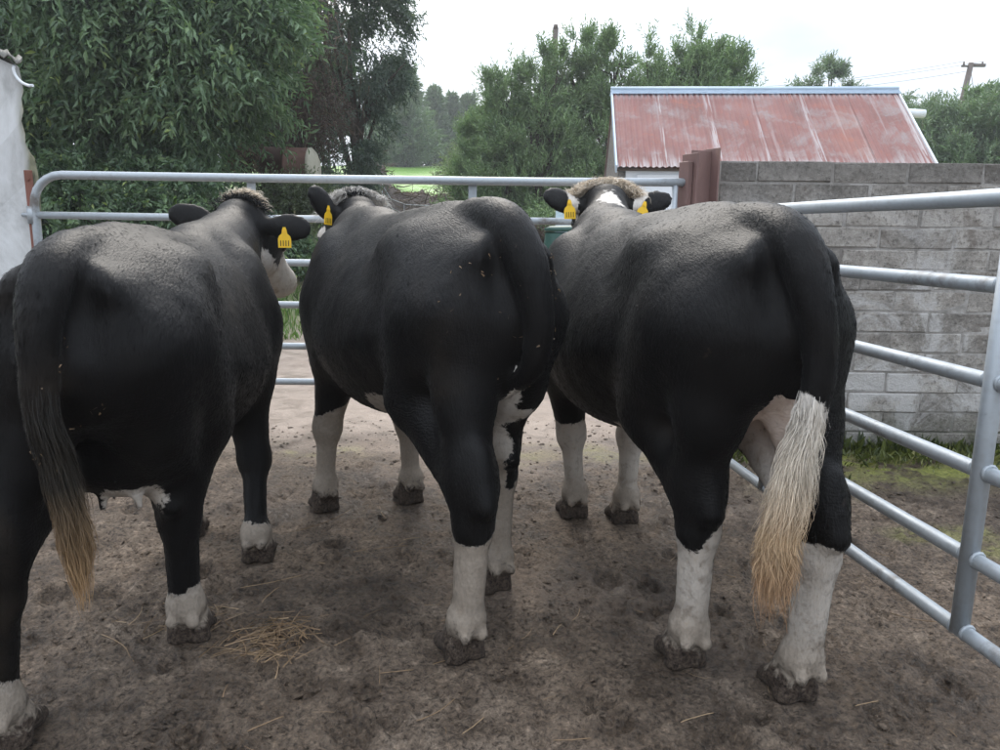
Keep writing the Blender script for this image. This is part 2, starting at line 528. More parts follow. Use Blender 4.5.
def build_ground():
    ang_f = np.radians(np.linspace(-44, 44, 470))
    ang_b = np.radians(np.linspace(44, 316, 40))[1:-1]
    ang = np.concatenate([ang_f, ang_b])
    rad = np.concatenate([np.linspace(0.25, 1.15, 24, endpoint=False), np.geomspace(1.15, 7.5, 400, endpoint=False),
                          np.geomspace(7.5, 40, 90, endpoint=False), np.geomspace(40, 700, 30)])
    rr, aa = np.meshgrid(rad, ang, indexing='ij')
    x = rr * np.sin(aa); y = rr * np.cos(aa)
    z = terrain_base(x, y)
    p = np.stack([x, y], -1)
    near = smooth(9.0, 4.5, rr) * (np.abs(aa) < 0.8)
    rough_amt = 0.35 + 0.65 * smooth(4.6, 3.6, y + 0.3 * fbm(p * 1.3, 3, 5))
    f1 = fbm(p * 3.2, 3, 1)
    f2 = fbm(p * 11, 3, 2)
    f3 = fbm(p * 34, 2, 3)
    rid = 1 - np.abs(fbm(p * 17, 3, 9)) * 2.2
    h = 0.007 * f1 + 0.006 * f2 + 0.010 * f3 + 0.006 * fbm(p * 80, 2, 8) + 0.008 * np.clip(rid, 0, 1) ** 2
    # trodden hoof prints
    hp = np.zeros_like(x)
    for k in range(240):
        cx = RNG.uniform(-2.3, 2.0); cy = RNG.uniform(1.25, 4.1)
        a = RNG.uniform(-0.7, 0.7); s = RNG.uniform(0.8, 1.15)
        m = (np.abs(x - cx) < 0.16) & (np.abs(y - cy) < 0.16)
        if not m.any(): continue
        dx = x[m] - cx; dy = y[m] - cy
        u = (dx * math.cos(a) + dy * math.sin(a)) / (0.055 * s); v = (-dx * math.sin(a) + dy * math.cos(a)) / (0.068 * s)
        r = np.sqrt(u * u + v * v)
        split = np.exp(-(u / 0.16) ** 2) * 0.55
        pit = -smooth(1.05, 0.6, r) * (1 - split) + 0.55 * np.exp(-((r - 1.3) / 0.22) ** 2)
        hp[m] += pit * RNG.uniform(0.007, 0.022)
    h = h + np.clip(hp, -0.034, 0.022)
    # soil settles against the hooves
    calm = np.zeros_like(x)
    for (hx, hy) in HOOVES:
        calm = np.maximum(calm, np.exp(-(((x - hx) ** 2 + (y - hy - 0.03) ** 2) / 0.10 ** 2)))
    h = h * (1 - 0.9 * calm) + 0.006 * calm
    z = z + h * near * rough_amt
    far = smooth(12, 22, y)
    z = z + 0.05 * fbm(p * 0.8, 3, 31) * far
    verts = np.stack([x, y, z], -1).reshape(-1, 3)
    nr, na = rr.shape
    i = np.arange(nr - 1)[:, None] * na
    j = np.arange(na)[None, :]
    jn = (j + 1) % na
    faces = np.stack([(i + j), (i + jn), (i + na + jn), (i + na + j)], -1).reshape(-1, 4)[:, ::-1]
    # centre cap
    c = len(verts)
    verts = np.vstack([verts, [[0, 0, 0]]])
    cap = np.stack([np.full(na, c), (np.arange(na) + 1) % na, np.arange(na), np.arange(na)], -1)
    me = np_mesh('ground', verts, faces)
    bm = bmesh.new(); bm.from_mesh(me); bm.verts.ensure_lookup_table()
    for k in range(na):
        bm.faces.new((bm.verts[c], bm.verts[(k + 1) % na], bm.verts[k]))
    bmesh.ops.recalc_face_normals(bm, faces=bm.faces[:])
    bm.to_mesh(me); bm.free()
    if me.polygons[1000].normal.z < 0:
        me.flip_normals()
    vx, vy = verts[:, 0], verts[:, 1]
    pp = np.stack([vx, vy], -1)
    w = fbm(pp * 0.9, 4, 41) * 0.9
    w2 = fbm(pp * 2.6, 3, 43) * 0.35
    pale = smooth(3.7, 5.0, vy + w + w2) * smooth(13.6, 12.6, vy + 0.4 * w)
    pale = np.maximum(pale, 0.40 * smooth(0.15, 0.8, fbm(pp * 0.8, 3, 47)) * smooth(4.6, 3.6, vy) * smooth(1.5, 2.5, vy))
    pale = pale * (1 - smooth(1.5, 1.9, vx + 0.5 * w2) * smooth(5.4, 4.9, vy))
    gravel = smooth(12.4, 13.0, vy + 0.4 * w)
    grass = smooth(18.3, 19.3, vy + 1.4 * w)
    lb = smooth(-2.5, -3.3, vx + 0.06 * (vy - 10) + 0.5 * w) * smooth(8.6, 10.2, vy)
    grass = np.maximum(grass, lb)
    grass = np.maximum(grass, smooth(7.0, 9.0, vx + w) * smooth(5.0, 6.0, vy))
    moss = smooth(3.65, 4.25, vy + 0.5 * w) * smooth(1.2, 1.7, vx + 0.3 * w) * smooth(4.9, 4.75, vy)
    moss = np.maximum(moss, 0.55 * smooth(0.25, 0.6, fbm(pp * 1.9, 3, 53)) * smooth(1.2, 1.6, vx) * smooth(5, 4.5, vy))
    moss = np.maximum(moss, 0.75 * smooth(0.30, 0.0, np.abs(vy - 4.35 + 0.3 * w)) * smooth(0.0, 0.3, w2 + 0.1))
    add_attr(me, 'z_pale', pale); add_attr(me, 'z_gravel', gravel); add_attr(me, 'z_grass', grass); add_attr(me, 'z_moss', moss)
    o = link_mesh('ground', me, M['ground'])
    tag(o, kind='structure')


# ---- leaf / blade cloud: each leaf a folded diamond of two triangles
def leaves_mesh(name, pos, dirv, length, width, tint, up=None, fold=0.25):
    n = len(pos)
    dirv = dirv / np.maximum(np.linalg.norm(dirv, axis=1, keepdims=True), 1e-6)
    if up is None:
        up = RNG.normal(size=(n, 3)) * 0.6 + np.array([0, 0, 1.0])
    side = np.cross(dirv, up)
    side /= np.maximum(np.linalg.norm(side, axis=1, keepdims=True), 1e-6)
    nrm = np.cross(side, dirv)
    L = np.broadcast_to(np.asarray(length, float), (n,))[:, None]
    W = np.broadcast_to(np.asarray(width, float), (n,))[:, None]
    v0 = pos
    v1 = pos + dirv * L * 0.45 + side * W * 0.5 + nrm * W * fold
    v2 = pos + dirv * L - nrm * L * 0.08
    v3 = pos + dirv * L * 0.45 - side * W * 0.5 + nrm * W * fold
    verts = np.stack([v0, v1, v2, v3], 1).reshape(-1, 3)
    b = np.arange(n)[:, None] * 4
    tris = np.concatenate([b + np.array([[0, 1, 2]]), b + np.array([[0, 2, 3]])], 0)
    me = np_mesh(name, verts, tris, smooth=False)
    add_attr(me, 'tint', np.repeat(np.clip(tint, 0, 1), 4))
    return me


def ribbons_mesh(name, P, width, extra=None, attrs=None):
    """P (n, k, 3) polylines -> tapered flat ribbons."""
    n, k, _ = P.shape
    T = np.gradient(P, axis=1)
    T /= np.maximum(np.linalg.norm(T, axis=2, keepdims=True), 1e-7)
    ref = RNG.normal(size=(n, 1, 3))
    S = np.cross(T, ref)
    S /= np.maximum(np.linalg.norm(S, axis=2, keepdims=True), 1e-7)
    w = (np.broadcast_to(np.asarray(width, float).reshape(-1, 1), (n, k)) * np.linspace(1, 0.15, k)[None] ** 0.7)[..., None]
    V = np.stack([P - S * w / 2, P + S * w / 2], 2).reshape(-1, 3)
    b = (np.arange(n)[:, None] * k + np.arange(k - 1)[None, :]) * 2
    F = np.stack([b, b + 1, b + 3, b + 2], -1).reshape(-1, 4)
    me = np_mesh(name, V, F, smooth=True)
    if attrs:
        for nm, val in attrs.items():
            val = np.asarray(val)
            if val.ndim == 2 and val.shape[1] == 3:
                add_attr(me, nm, np.repeat(val, 2 * k, 0), 'FLOAT_VECTOR')
            elif val.ndim == 2:
                add_attr(me, nm, np.repeat(val.reshape(-1), 2))
            else:
                add_attr(me, nm, np.repeat(val, 2 * k))
    return me


# ================================================================== cattle: implicit bodies meshed with surface nets
class Field:
    def __init__(self, lo, hi, h):
        self.lo = np.array(lo, np.float32); self.h = h
        self.n = np.ceil((np.array(hi) - np.array(lo)) / h).astype(int) + 1
        self.V = np.full(self.n, 1.0, np.float32)
        self.ax = [self.lo[a] + np.arange(self.n[a], dtype=np.float32) * h for a in range(3)]

    def box(self, lo, hi):
        sl = []
        for a in range(3):
            i0 = max(0, int(math.floor((lo[a] - self.lo[a]) / self.h))); i1 = min(self.n[a], int(math.ceil((hi[a] - self.lo[a]) / self.h)) + 1)
            if i1 <= i0: return None
            sl.append(slice(i0, i1))
        X, Y, Z = np.meshgrid(self.ax[0][sl[0]], self.ax[1][sl[1]], self.ax[2][sl[2]], indexing='ij', sparse=True)
        return tuple(sl), X, Y, Z

    def blend(self, sl, d, k, op='add'):
        a = self.V[sl]
        if op == 'add':
            h = np.maximum(k - np.abs(a - d), 0) / k
            self.V[sl] = np.minimum(a, d) - h * h * k * 0.25
        else:                                   # carve d out of the field
            d = -d
            h = np.maximum(k - np.abs(a - d), 0) / k
            self.V[sl] = np.maximum(a, d) + h * h * k * 0.25

    def cone(self, a, b, ra, rb, k=0.05, sx=1.0, op='add', pad=None):
        a = np.array(a, np.float32); b = np.array(b, np.float32)
        m = max(ra, rb) * max(1, sx) + (k + 0.03 if pad is None else pad)
        r = self.box(np.minimum(a, b) - m, np.maximum(a, b) + m)
        if r is None: return
        sl, X, Y, Z = r
        s = np.array([1 / sx, 1, 1], np.float32)
        aa = a * s; ba = (b - a) * s
        px = X * s[0] - aa[0]; py = Y - aa[1]; pz = Z - aa[2]
        t = np.clip((px * ba[0] + py * ba[1] + pz * ba[2]) / max(float(ba @ ba), 1e-8), 0, 1)
        d = np.sqrt((px - ba[0] * t) ** 2 + (py - ba[1] * t) ** 2 + (pz - ba[2] * t) ** 2) - (ra + (rb - ra) * t)
        self.blend(sl, d * min(1, sx) if sx < 1 else d, k, op)

    def chain(self, tl, k=0.035, sub=5):
        P = np.array([p for p, _ in tl], float); r = np.array([q for _, q in tl], float)
        Q = np.column_stack([P, r]); out = []
        for i in range(len(Q) - 1):
            a = Q[max(i - 1, 0)]; b = Q[i]; c = Q[i + 1]; d = Q[min(i + 2, len(Q) - 1)]
            for s in np.arange(sub) / sub:
                out.append(0.5 * (2 * b + (c - a) * s + (2 * a - 5 * b + 4 * c - d) * s * s + (3 * b - a - 3 * c + d) * s ** 3))
        out.append(Q[-1]); out = np.array(out)
        m = float(out[:, 3].max()) + k + 0.04
        sl, X, Y, Z = self.box(out[:, :3].min(0) - m, out[:, :3].max(0) + m)
        D = None
        for a, b in zip(out[:-1], out[1:]):
            ba = b[:3] - a[:3]
            px, py, pz = X - a[0], Y - a[1], Z - a[2]
            t = np.clip((px * ba[0] + py * ba[1] + pz * ba[2]) / max(float(ba @ ba), 1e-8), 0, 1)
            d = np.sqrt((px - ba[0] * t) ** 2 + (py - ba[1] * t) ** 2 + (pz - ba[2] * t) ** 2) - (a[3] + (b[3] - a[3]) * t)
            D = d if D is None else np.minimum(D, d)
        self.blend(sl, D.astype(np.float32), k)

    def ell(self, c, rad, k=0.05, rot=None, op='add'):
        c = np.array(c, np.float32); rad = np.array(rad, np.float32)
        m = float(rad.max()) + k + 0.03
        r = self.box(c - m, c + m)
        if r is None: return
        sl, X, Y, Z = r
        q = [X - c[0], Y - c[1], Z - c[2]]
        if rot is not None:                     # rot rows = local axes
            q = [rot[i][0] * q[0] + rot[i][1] * q[1] + rot[i][2] * q[2] for i in range(3)]
        k0 = np.sqrt(sum((q[i] / rad[i]) ** 2 for i in range(3)))
        k1 = np.sqrt(sum((q[i] / rad[i] ** 2) ** 2 for i in range(3)))
        d = k0 * (k0 - 1) / np.maximum(k1, 1e-6)
        self.blend(sl, d, k, op)

    def mesh(self):
        V = self.V; s = V < 0
        nx, ny, nz = V.shape
        cnt = np.zeros((nx - 1, ny - 1, nz - 1), np.int8)
        for dx in (0, 1):
            for dy in (0, 1):
                for dz in (0, 1):
                    cnt += s[dx:nx - 1 + dx, dy:ny - 1 + dy, dz:nz - 1 + dz]
        I = np.argwhere((cnt > 0) & (cnt < 8))
        idx = np.full(cnt.shape, -1, np.int32)
        idx[I[:, 0], I[:, 1], I[:, 2]] = np.arange(len(I))
        acc = np.zeros((len(I), 3), np.float32); num = np.zeros(len(I), np.float32)
        cs = [(0, 0, 0), (1, 0, 0), (0, 1, 0), (1, 1, 0), (0, 0, 1), (1, 0, 1), (0, 1, 1), (1, 1, 1)]
        ed = [(0, 1), (2, 3), (4, 5), (6, 7), (0, 2), (1, 3), (4, 6), (5, 7), (0, 4), (1, 5), (2, 6), (3, 7)]
        cv = [V[I[:, 0] + c[0], I[:, 1] + c[1], I[:, 2] + c[2]] for c in cs]
        for a, b in ed:
            m = (cv[a] < 0) != (cv[b] < 0)
            t = np.where(m, cv[a] / np.where(m, cv[a] - cv[b], 1), 0)[:, None]
            pa = np.array(cs[a], np.float32); pb = np.array(cs[b], np.float32)
            acc += np.where(m[:, None], pa + (pb - pa) * t, 0); num += m
        verts = self.lo + (I + acc / num[:, None]) * self.h
        quads = []
        for ax in range(3):
            o1, o2 = [(1, 2), (2, 0), (0, 1)][ax]
            sa = [slice(None)] * 3; sb = [slice(None)] * 3
            sa[ax] = slice(0, -1); sb[ax] = slice(1, None)
            A = s[tuple(sa)]; B = s[tuple(sb)]
            E = np.argwhere(A != B)
            E = E[(E[:, o1] > 0) & (E[:, o2] > 0) & (E[:, o1] < V.shape[o1] - 1) & (E[:, o2] < V.shape[o2] - 1)]
            def q(d1, d2):
                e = E.copy(); e[:, o1] += d1; e[:, o2] += d2
                return idx[e[:, 0], e[:, 1], e[:, 2]]
            Q = np.stack([q(-1, -1), q(0, -1), q(0, 0), q(-1, 0)], -1)
            inside = A[E[:, 0], E[:, 1], E[:, 2]]
            Q[~inside] = Q[~inside][:, ::-1]
            quads.append(Q)
        return verts, np.concatenate(quads)


def relax(verts, quads, it=3, lam=0.5):
    n = len(verts)
    e = np.concatenate([quads[:, [0, 1]], quads[:, [1, 2]], quads[:, [2, 3]], quads[:, [3, 0]]])
    deg = np.bincount(e[:, 0], minlength=n) + np.bincount(e[:, 1], minlength=n)
    for k in range(it * 2):
        l = lam if k % 2 == 0 else -lam * 1.02       # shrink-free smoothing
        s = np.zeros_like(verts)
        for c in range(3):
            s[:, c] = np.bincount(e[:, 0], verts[e[:, 1], c], minlength=n) + np.bincount(e[:, 1], verts[e[:, 0], c], minlength=n)
        verts = verts + l * (s / deg[:, None] - verts)
    return verts


def vnormals(verts, quads):
    d1 = verts[quads[:, 2]] - verts[quads[:, 0]]; d2 = verts[quads[:, 3]] - verts[quads[:, 1]]
    fn = np.cross(d1, d2)
    N = np.zeros_like(verts)
    for k in range(4):
        for c in range(3):
            N[:, c] += np.bincount(quads[:, k], fn[:, c], minlength=len(verts))
    return N / np.maximum(np.linalg.norm(N, axis=1, keepdims=True), 1e-9)


def nrmz(v):
    v = np.array(v, float)
    return v / np.linalg.norm(v)


def coat_material(name, hair=False):
    t = NT(name)
    p = t.coord('Object')
    n1 = t.noise(p, 26, 5, 0.65, 0.4)
    n2 = t.noise(p, 90, 4, 0.7)
    n3 = t.noise(p, 5, 5, 0.6)
    w = t.math('ADD', t.attr('white'), t.fr(n1, 0.25, 0.75, -0.020, 0.020))
    w = t.math('ADD', w, t.fr(n2, 0.25, 0.75, -0.007, 0.007))
    wf = t.fr(w, -0.004, 0.006)
    black = t.mix(n3, (0.0040, 0.0038, 0.0040), (0.0075, 0.0068, 0.0064))
    dust = t.math('MULTIPLY', t.attr('dust'), t.fr(n3, 0.38, 0.66))
    black = t.mix(t.math('MULTIPLY', dust, 0.30), black, (0.075, 0.058, 0.042))
    white = t.ramp(n1, [(0.25, (0.36, 0.30, 0.235)), (0.5, (0.60, 0.555, 0.50)), (0.75, (0.70, 0.665, 0.62))])
    white = t.mix(t.attr('pink'), white, (0.52, 0.33, 0.24))
    c = t.mix(wf, black, white)
    sf = t.fr(t.math('ADD', t.attr('stain'), t.fr(n1, 0.25, 0.75, -0.5, 0.5)), 0.2, 0.9, 0, 0.85)
    c = t.mix(t.math('MULTIPLY', sf, wf), c, t.mix(n2, (0.13, 0.10, 0.075), (0.34, 0.28, 0.215)))
    md = t.attr('mud')
    mf = t.fr(t.math('ADD', md, t.fr(n1, 0.25, 0.75, -0.42, 0.42)), 0.30, 0.62)
    mud = t.mix(t.fr(n2, 0.35, 0.68), (0.014, 0.010, 0.008), (0.11, 0.083, 0.064))
    c = t.mix(mf, c, mud)
    rough = t.mix(wf, 0.46, 0.75) if False else t.fr(wf, 0, 1, 0.50, 0.80)
    if hair:
        vt = t.n('ShaderNodeVectorTransform', vector_type='NORMAL', convert_from='OBJECT', convert_to='WORLD')
        t.l(t.attr('bn', 'Vector'), vt.inputs[0])
        t.set(c, rough, vt.outputs[0], 0.14)
    else:
        st = t.coord('Object', scale=(1, 0.35, 0.22))
        ns = t.noise(st, 210, 3, 0.6)
        wv = t.n('ShaderNodeTexWave', Scale=27.0, Distortion=11.0, Detail=3.0)
        wv.bands_direction = 'Z'; wv.inputs['Detail Scale'].default_value = 1.4
        t.l(p, wv.inputs['Vector'])
        curl = t.math('MULTIPLY', wv.outputs['Fac'], t.attr('curl'))
        h = t.math('ADD', t.math('MULTIPLY', ns, 1.0), t.math('MULTIPLY', curl, 0.26))
        h = t.math('ADD', h, t.math('MULTIPLY', n1, 0.20))
        t.set(c, rough, t.bump(h, 0.34, 0.008), 0.14)
    t.b.inputs['Sheen Weight'].default_value = 0.02
    t.b.inputs['Sheen Roughness'].default_value = 0.45
    return t.m


def build_cow(name, cfg):
    SC = cfg.get('zs', 1.0)
    F = Field((-0.62, -0.32, -0.03), (0.62, 2.75, 1.80), 0.0135)
    # -------- trunk: lofted superellipse
    secs = np.array(cfg.get('secs') or [
        # y     top    bottom  half-width  n
        (-0.075, 1.18, 0.98, 0.050),
        (-0.03, 1.255, 0.90, 0.120),
        (0.06, 1.330, 0.86, 0.178),
        (0.22, 1.380, 0.79, 0.228),
        (0.42, 1.402, 0.71, 0.265),
        (0.62, 1.394, 0.65, 0.305),
        (0.85, 1.378, 0.575, 0.342),
        (1.05, 1.368, 0.555, 0.350),
        (1.25, 1.368, 0.570, 0.325),
        (1.45, 1.362, 0.610, 0.268),
        (1.62, 1.320, 0.690, 0.205),
        (1.76, 1.240, 0.830, 0.120),
        (1.80, 1.140, 0.960, 0.050)])
    secs = secs.copy(); wid = cfg.get('wid', 1.0)
    secs[:, 3] *= wid * np.interp(secs[:, 0], [0.3, 0.8], [1, cfg.get('barrel', 1.0)]); secs[:, 1] *= SC; secs[:, 2] *= SC
    ys = np.linspace(-0.075, 1.80, 200)

    def catmull(col):
        yv, v = secs[:, 0], secs[:, col]
        m = np.gradient(v, yv)
        i = np.clip(np.searchsorted(yv, ys) - 1, 0, len(yv) - 2)
        h = yv[i + 1] - yv[i]; t = (ys - yv[i]) / h
        return ((2 * t ** 3 - 3 * t ** 2 + 1) * v[i] + (t ** 3 - 2 * t ** 2 + t) * h * m[i] + (-2 * t ** 3 + 3 * t ** 2) * v[i + 1] + (t ** 3 - t ** 2) * h * m[i + 1])
    tp, bt, hw = catmull(1), catmull(2), catmull(3)
    sl, X, Y, Z = F.box((-0.62, -0.13, 0.3), (0.62, 1.86, 1.7))
    yy = np.clip(Y, -0.075, 1.80)
    T = np.interp(yy, ys, tp); B = np.interp(yy, ys, bt); W = np.interp(yy, ys, hw)
    zc = (T + B) / 2; hz = (T - B) / 2
    u = (Z - zc) / hz
    hindm = smooth(0.95, 0.55, yy)
    bulge = 1.02 - (0.26 + 0.20 * hindm) * np.clip(u, -0.25, 1.2)
    nn = 2.12 - 0.14 * hindm
    nr = (np.abs(X / (W * bulge)) ** nn + np.abs(u) ** nn) ** (1 / nn)
    d = (nr - 1) * np.minimum(W, hz) * 0.9 + np.maximum(np.abs(Y - yy) - 0, 0)
    F.V[sl] = np.minimum(F.V[sl], d.astype(np.float32))
    z = lambda v: v * SC
    ww = wid
    for s in (-1, 1):
        # hooks, pins, loin edge, ribs and shoulder
        F.ell((s * 0.165 * ww, 0.49, z(1.255)), (0.055, 0.12, 0.05), 0.15)
        F.ell((s * 0.085 * ww, 0.0, z(1.225)), (0.055, 0.08, 0.06), 0.10)
        F.ell((s * 0.11 * ww, 0.30, z(1.14)), (0.12, 0.22, 0.14), 0.14)
        sh = cfg.get('shoulder', 1.0)
        F.ell((s * 0.205 * ww * sh, 1.36, z(1.02)), (0.105, 0.20, 0.27), 0.10)
        F.ell((s * 0.215 * ww * sh, 1.45, z(0.88)), (0.085, 0.12, 0.13), 0.09)
        # hollow beside the tail head
        F.ell((s * 0.075, -0.075, z(1.22)), (0.035, 0.06, 0.12), 0.07, op='cut')
    # -------- hind legs
    for s, (fx, fy) in zip((-1, 1), cfg['hind']):
        lean = fy - 0.14
        hx = s * 0.125 * ww + 0.0
        hip = (s * 0.118 * ww, 0.24 + lean * 0.05, z(1.03))
        stifle = (s * 0.158 * ww + (fx - hx) * 0.1, 0.40 + lean * 0.30, z(0.755))
        kx = hx * 0.35 + fx * 0.65
        hock = (kx, fy - 0.10 + cfg.get('hock', 0.0), z(0.475))
        fet = (fx, fy - 0.035, z(0.145))
        F.cone(hip, stifle, 0.170 * ww, 0.108 * ww, 0.10)
        F.cone((s * 0.112 * ww, 0.09 + lean * 0.05, z(1.05)), (s * 0.122 * ww + (fx - hx) * 0.2, 0.10 + lean * 0.35, z(0.80)), 0.125 * ww, 0.086 * ww, 0.08)
        F.cone((s * 0.128 * ww + (fx - hx) * 0.2, 0.10 + lean * 0.35, z(0.82)), (kx, hock[1] + 0.06, z(0.60)), 0.088 * ww, 0.070, 0.06)
        F.cone(stifle, (kx, hock[1] + 0.055, z(0.545)), 0.102 * ww, 0.068, 0.06)
        F.cone((kx, hock[1] + 0.05, z(0.62)), (kx, hock[1] + 0.038, z(0.46)), 0.068, 0.060, 0.04)   # hock
        F.cone((kx, hock[1] + 0.015, z(0.68)), (kx, hock[1] - 0.036, z(0.535)), 0.030, 0.036, 0.035)          # tendon, point of hock
        F.cone((kx, hock[1] + 0.045, z(0.46)), fet, 0.054, 0.045, 0.04)
        F.cone((kx, hock[1] - 0.005, z(0.52)), (fx, fet[1] - 0.03, z(0.17)), 0.026, 0.030, 0.03)
        hoof(F, fx, fy, fet)
    # -------- front legs
    for s, (fx, fy) in zip((-1, 1), cfg['front']):
        lean = fy - 1.36
        sx0 = s * 0.195 * ww * cfg.get('shoulder', 1.0)
        elbow = (sx0, 1.33 + lean * 0.2, z(0.76))
        knee = (sx0 * 0.3 + fx * 0.7, 1.37 + lean * 0.62, z(0.41))
        fet = (fx, fy - 0.03, z(0.135))
        F.cone((sx0, 1.40, z(0.98)), elbow, 0.135, 0.115, 0.08)
        F.cone(elbow, knee, 0.108, 0.058, 0.06)
        F.ell(knee, (0.060, 0.064, 0.075), 0.04)
        F.cone(knee, fet, 0.050, 0.041, 0.035)
        hoof(F, fx, fy, fet)
    # -------- neck and head
    poll = np.array(cfg['poll'], float)
    fd = nrmz(cfg['face'])
    rt = nrmz(np.cross(fd, (0, 0, 1)))
    upv = np.cross(rt, fd)
    nb = np.array((0, 1.42, z(1.10)))
    nk = poll + upv * -0.10 - fd * 0.02
    mid = nb * 0.45 + nk * 0.55 + np.array((0, 0, -0.015))
    F.cone(nb, mid, 0.225, 0.162, 0.12, 0.78)
    F.cone(mid, nk, 0.162, 0.115, 0.08, 0.88)
    F.cone((0, 1.22, z(1.285)), mid + np.array((0, 0, cfg.get('crest', 0.085))), 0.085, 0.055, 0.10)      # crest
    F.cone((0, 1.62, z(0.84)), nk + np.array((0, 0, -0.10)), 0.10, 0.075, 0.12, 0.6)   # dewlap
    H = lambda a, b, c: tuple(poll + rt * a + fd * b + upv * c)
    RT = np.stack([rt, fd, upv])
    hs = cfg.get('hs', 1.0)
    F.ell(H(0, 0.03, -0.035), np.array((0.118, 0.115, 0.075)) * hs, 0.05, RT)       # poll
    F.ell(H(0, 0.15, -0.06), np.array((0.132, 0.15, 0.095)) * hs, 0.06, RT)       # brow
    F.cone(H(0, 0.15, -0.075), H(0, 0.44, -0.095), 0.108 * hs, 0.078 * hs, 0.06)
    F.cone(H(0, 0.12, -0.17), H(0, 0.42, -0.135), 0.085 * hs, 0.062 * hs, 0.07)
    F.ell(H(0, 0.475, -0.105), np.array((0.092, 0.075, 0.078)) * hs, 0.04, RT)    # muzzle
    for s in (-1, 1):
        F.ell(H(s * 0.085, 0.13, -0.16), np.array((0.05, 0.11, 0.085)) * hs, 0.06, RT)  # cheek
        F.ell(H(s * 0.118, 0.185, -0.045), (0.032, 0.04, 0.03), 0.03, RT)               # brow ridge
        F.ell(H(s * 0.045, 0.545, -0.085), (0.02, 0.022, 0.014), 0.02, RT, op='cut')    # nostril
        # ear
        ed = nrmz(cfg['ears'][0 if s < 0 else 1])
        ef = nrmz(cfg['earface'][0 if s < 0 else 1])
        ef = nrmz(ef - ed * (ef @ ed))
        ew = np.cross(ed, ef)
        e0 = np.array(H(s * 0.108 * hs, 0.025, -0.065))
        F.cone(e0 - ed * 0.02, e0 + ed * 0.07, 0.042, 0.034, 0.035)
        F.ell(e0 + ed * 0.135, (0.112, 0.025, 0.068), 0.02, np.stack([ed, ef, ew]))
        F.ell(e0 + ed * 0.150 + ef * 0.020, (0.060, 0.020, 0.030), 0.015, np.stack([ed, ef, ew]), op='cut')
    # -------- tail
    tl = cfg['tail']
    F.chain([((p[0], p[1] - 0.022 * float(smooth(1.33, 1.22, p[2] / SC)), p[2]), r * 1.06) for p, r in tl], 0.020)
    if cfg.get('udder'):
        F.ell((0, 0.32, z(0.70)), (0.11, 0.13, 0.11), 0.08)
        for s in (-1, 1):
            for yy_ in (0.24, 0.34):
                F.cone((s * 0.045, yy_ + 0.02, z(0.60)), (s * 0.050, yy_ + 0.02, z(0.565)), 0.015, 0.011, 0.015)
    # flat soles
    sl, X, Y, Z = F.box((-0.62, -0.32, -0.03), (0.62, 2.75, 0.04))
    F.V[sl] = np.maximum(F.V[sl], (0.0035 - Z) + 0 * X + 0 * Y)
    verts, quads = F.mesh()
    verts = relax(verts, quads, 3)
    N = vnormals(verts, quads)
    x, y, zz = verts.T
    # -------- muscle and skin relief
    zl = zz / SC
    ribm = smooth(0.72, 0.85, y) * smooth(1.32, 1.15, y) * smooth(0.62, 0.75, zl) * smooth(1.28, 1.12, zl)
    rib = np.sin((y - 0.12 * (zl - 1.0) + 0.05 * fbm(verts * 2.5, 2, 71)) * 2 * np.pi / 0.12)
    disp = 0.0020 * rib * ribm * cfg.get('ribs', 1.0) * (0.4 + 0.6 * smooth(-0.3, 0.4, fbm(verts * 3.0, 2, cfg['seed'] + 3)))
    disp += 0.0055 * fbm(verts * 6.0, 3, cfg['seed']) * smooth(0.5, 0.8, zl)
    disp += 0.0016 * fbm(verts * 28.0, 2, cfg['seed'] + 5)
    disp += 0.007 * fbm(verts * 26.0, 3, 19) * smooth(0.13, 0.08, zz) * smooth(0.0, 0.02, zz)
    # loose skin folds where the neck meets the shoulder and at the flank
    fold = smooth(1.36, 1.5, y) * smooth(1.95, 1.7, y) * smooth(0.7, 0.9, zl)
    disp += 0.0010 * fold * np.sin((y * 0.95 - zl * 0.45 + 0.03 * fbm(verts * 5, 2, 3)) * 2 * np.pi / 0.12)
    verts = verts + N * disp[:, None].astype(np.float32)
    N = vnormals(verts, quads)
    x, y, zz = verts.T
    white = cfg['white'](x, y, zz)
    # head-space white
    q = verts - poll
    ha, hb, hc = q @ rt, q @ fd, q @ upv
    headw = cfg['headwhite'](ha, hb, hc)
    white = np.where((np.linalg.norm(q, axis=1) < 0.75) & (y > 1.6), headw, white)
    n_edge = fbm(verts * 9, 3, cfg['seed'] + 60)
    white = white + 0.018 * n_edge + 0.10 * fbm(verts * 6.5 + 3.1, 2, cfg['seed'] + 66) * (zz < 0.75)
    mud = np.clip(1.25 - zz / cfg.get('mudz', 0.13), 0, 1.3)
    mud = np.where(zz > 0.6, 0.0, mud)
    stain = (cfg.get('mudhi', 0.50) * smooth(0.75, 0.45, zz) + 0.5 * smooth(0.30, 0.12, zz)) * (y < 2.0)
    dust = 0.5 * smooth(0.15, 0.6, fbm(verts * 3.5, 3, cfg['seed'] + 90)) * smooth(1.15, 0.95, y)
    dust = np.maximum(dust, cfg.get('taildirt', 0.0) * smooth(-0.06, -0.10, y) * smooth(1.15, 0.95, zl))
    curl = smooth(0.50, 0.62, zl) * smooth(1.10, 0.88, zl) * smooth(0.62, 0.45, y)
    tailm = (y < -0.045) & (np.abs(x - cfg.get('tailx', 0)) < 0.09)
    curl = curl * smooth(-0.35, 0.25, fbm(verts * 4.0, 2, cfg['seed'] + 8))
    curl = np.where(tailm, 0.14, curl) + 0.02
    pink = cfg['pink'](x, y, zz) if 'pink' in cfg else np.zeros_like(x)
    me = np_mesh(name + '_body', verts, quads)
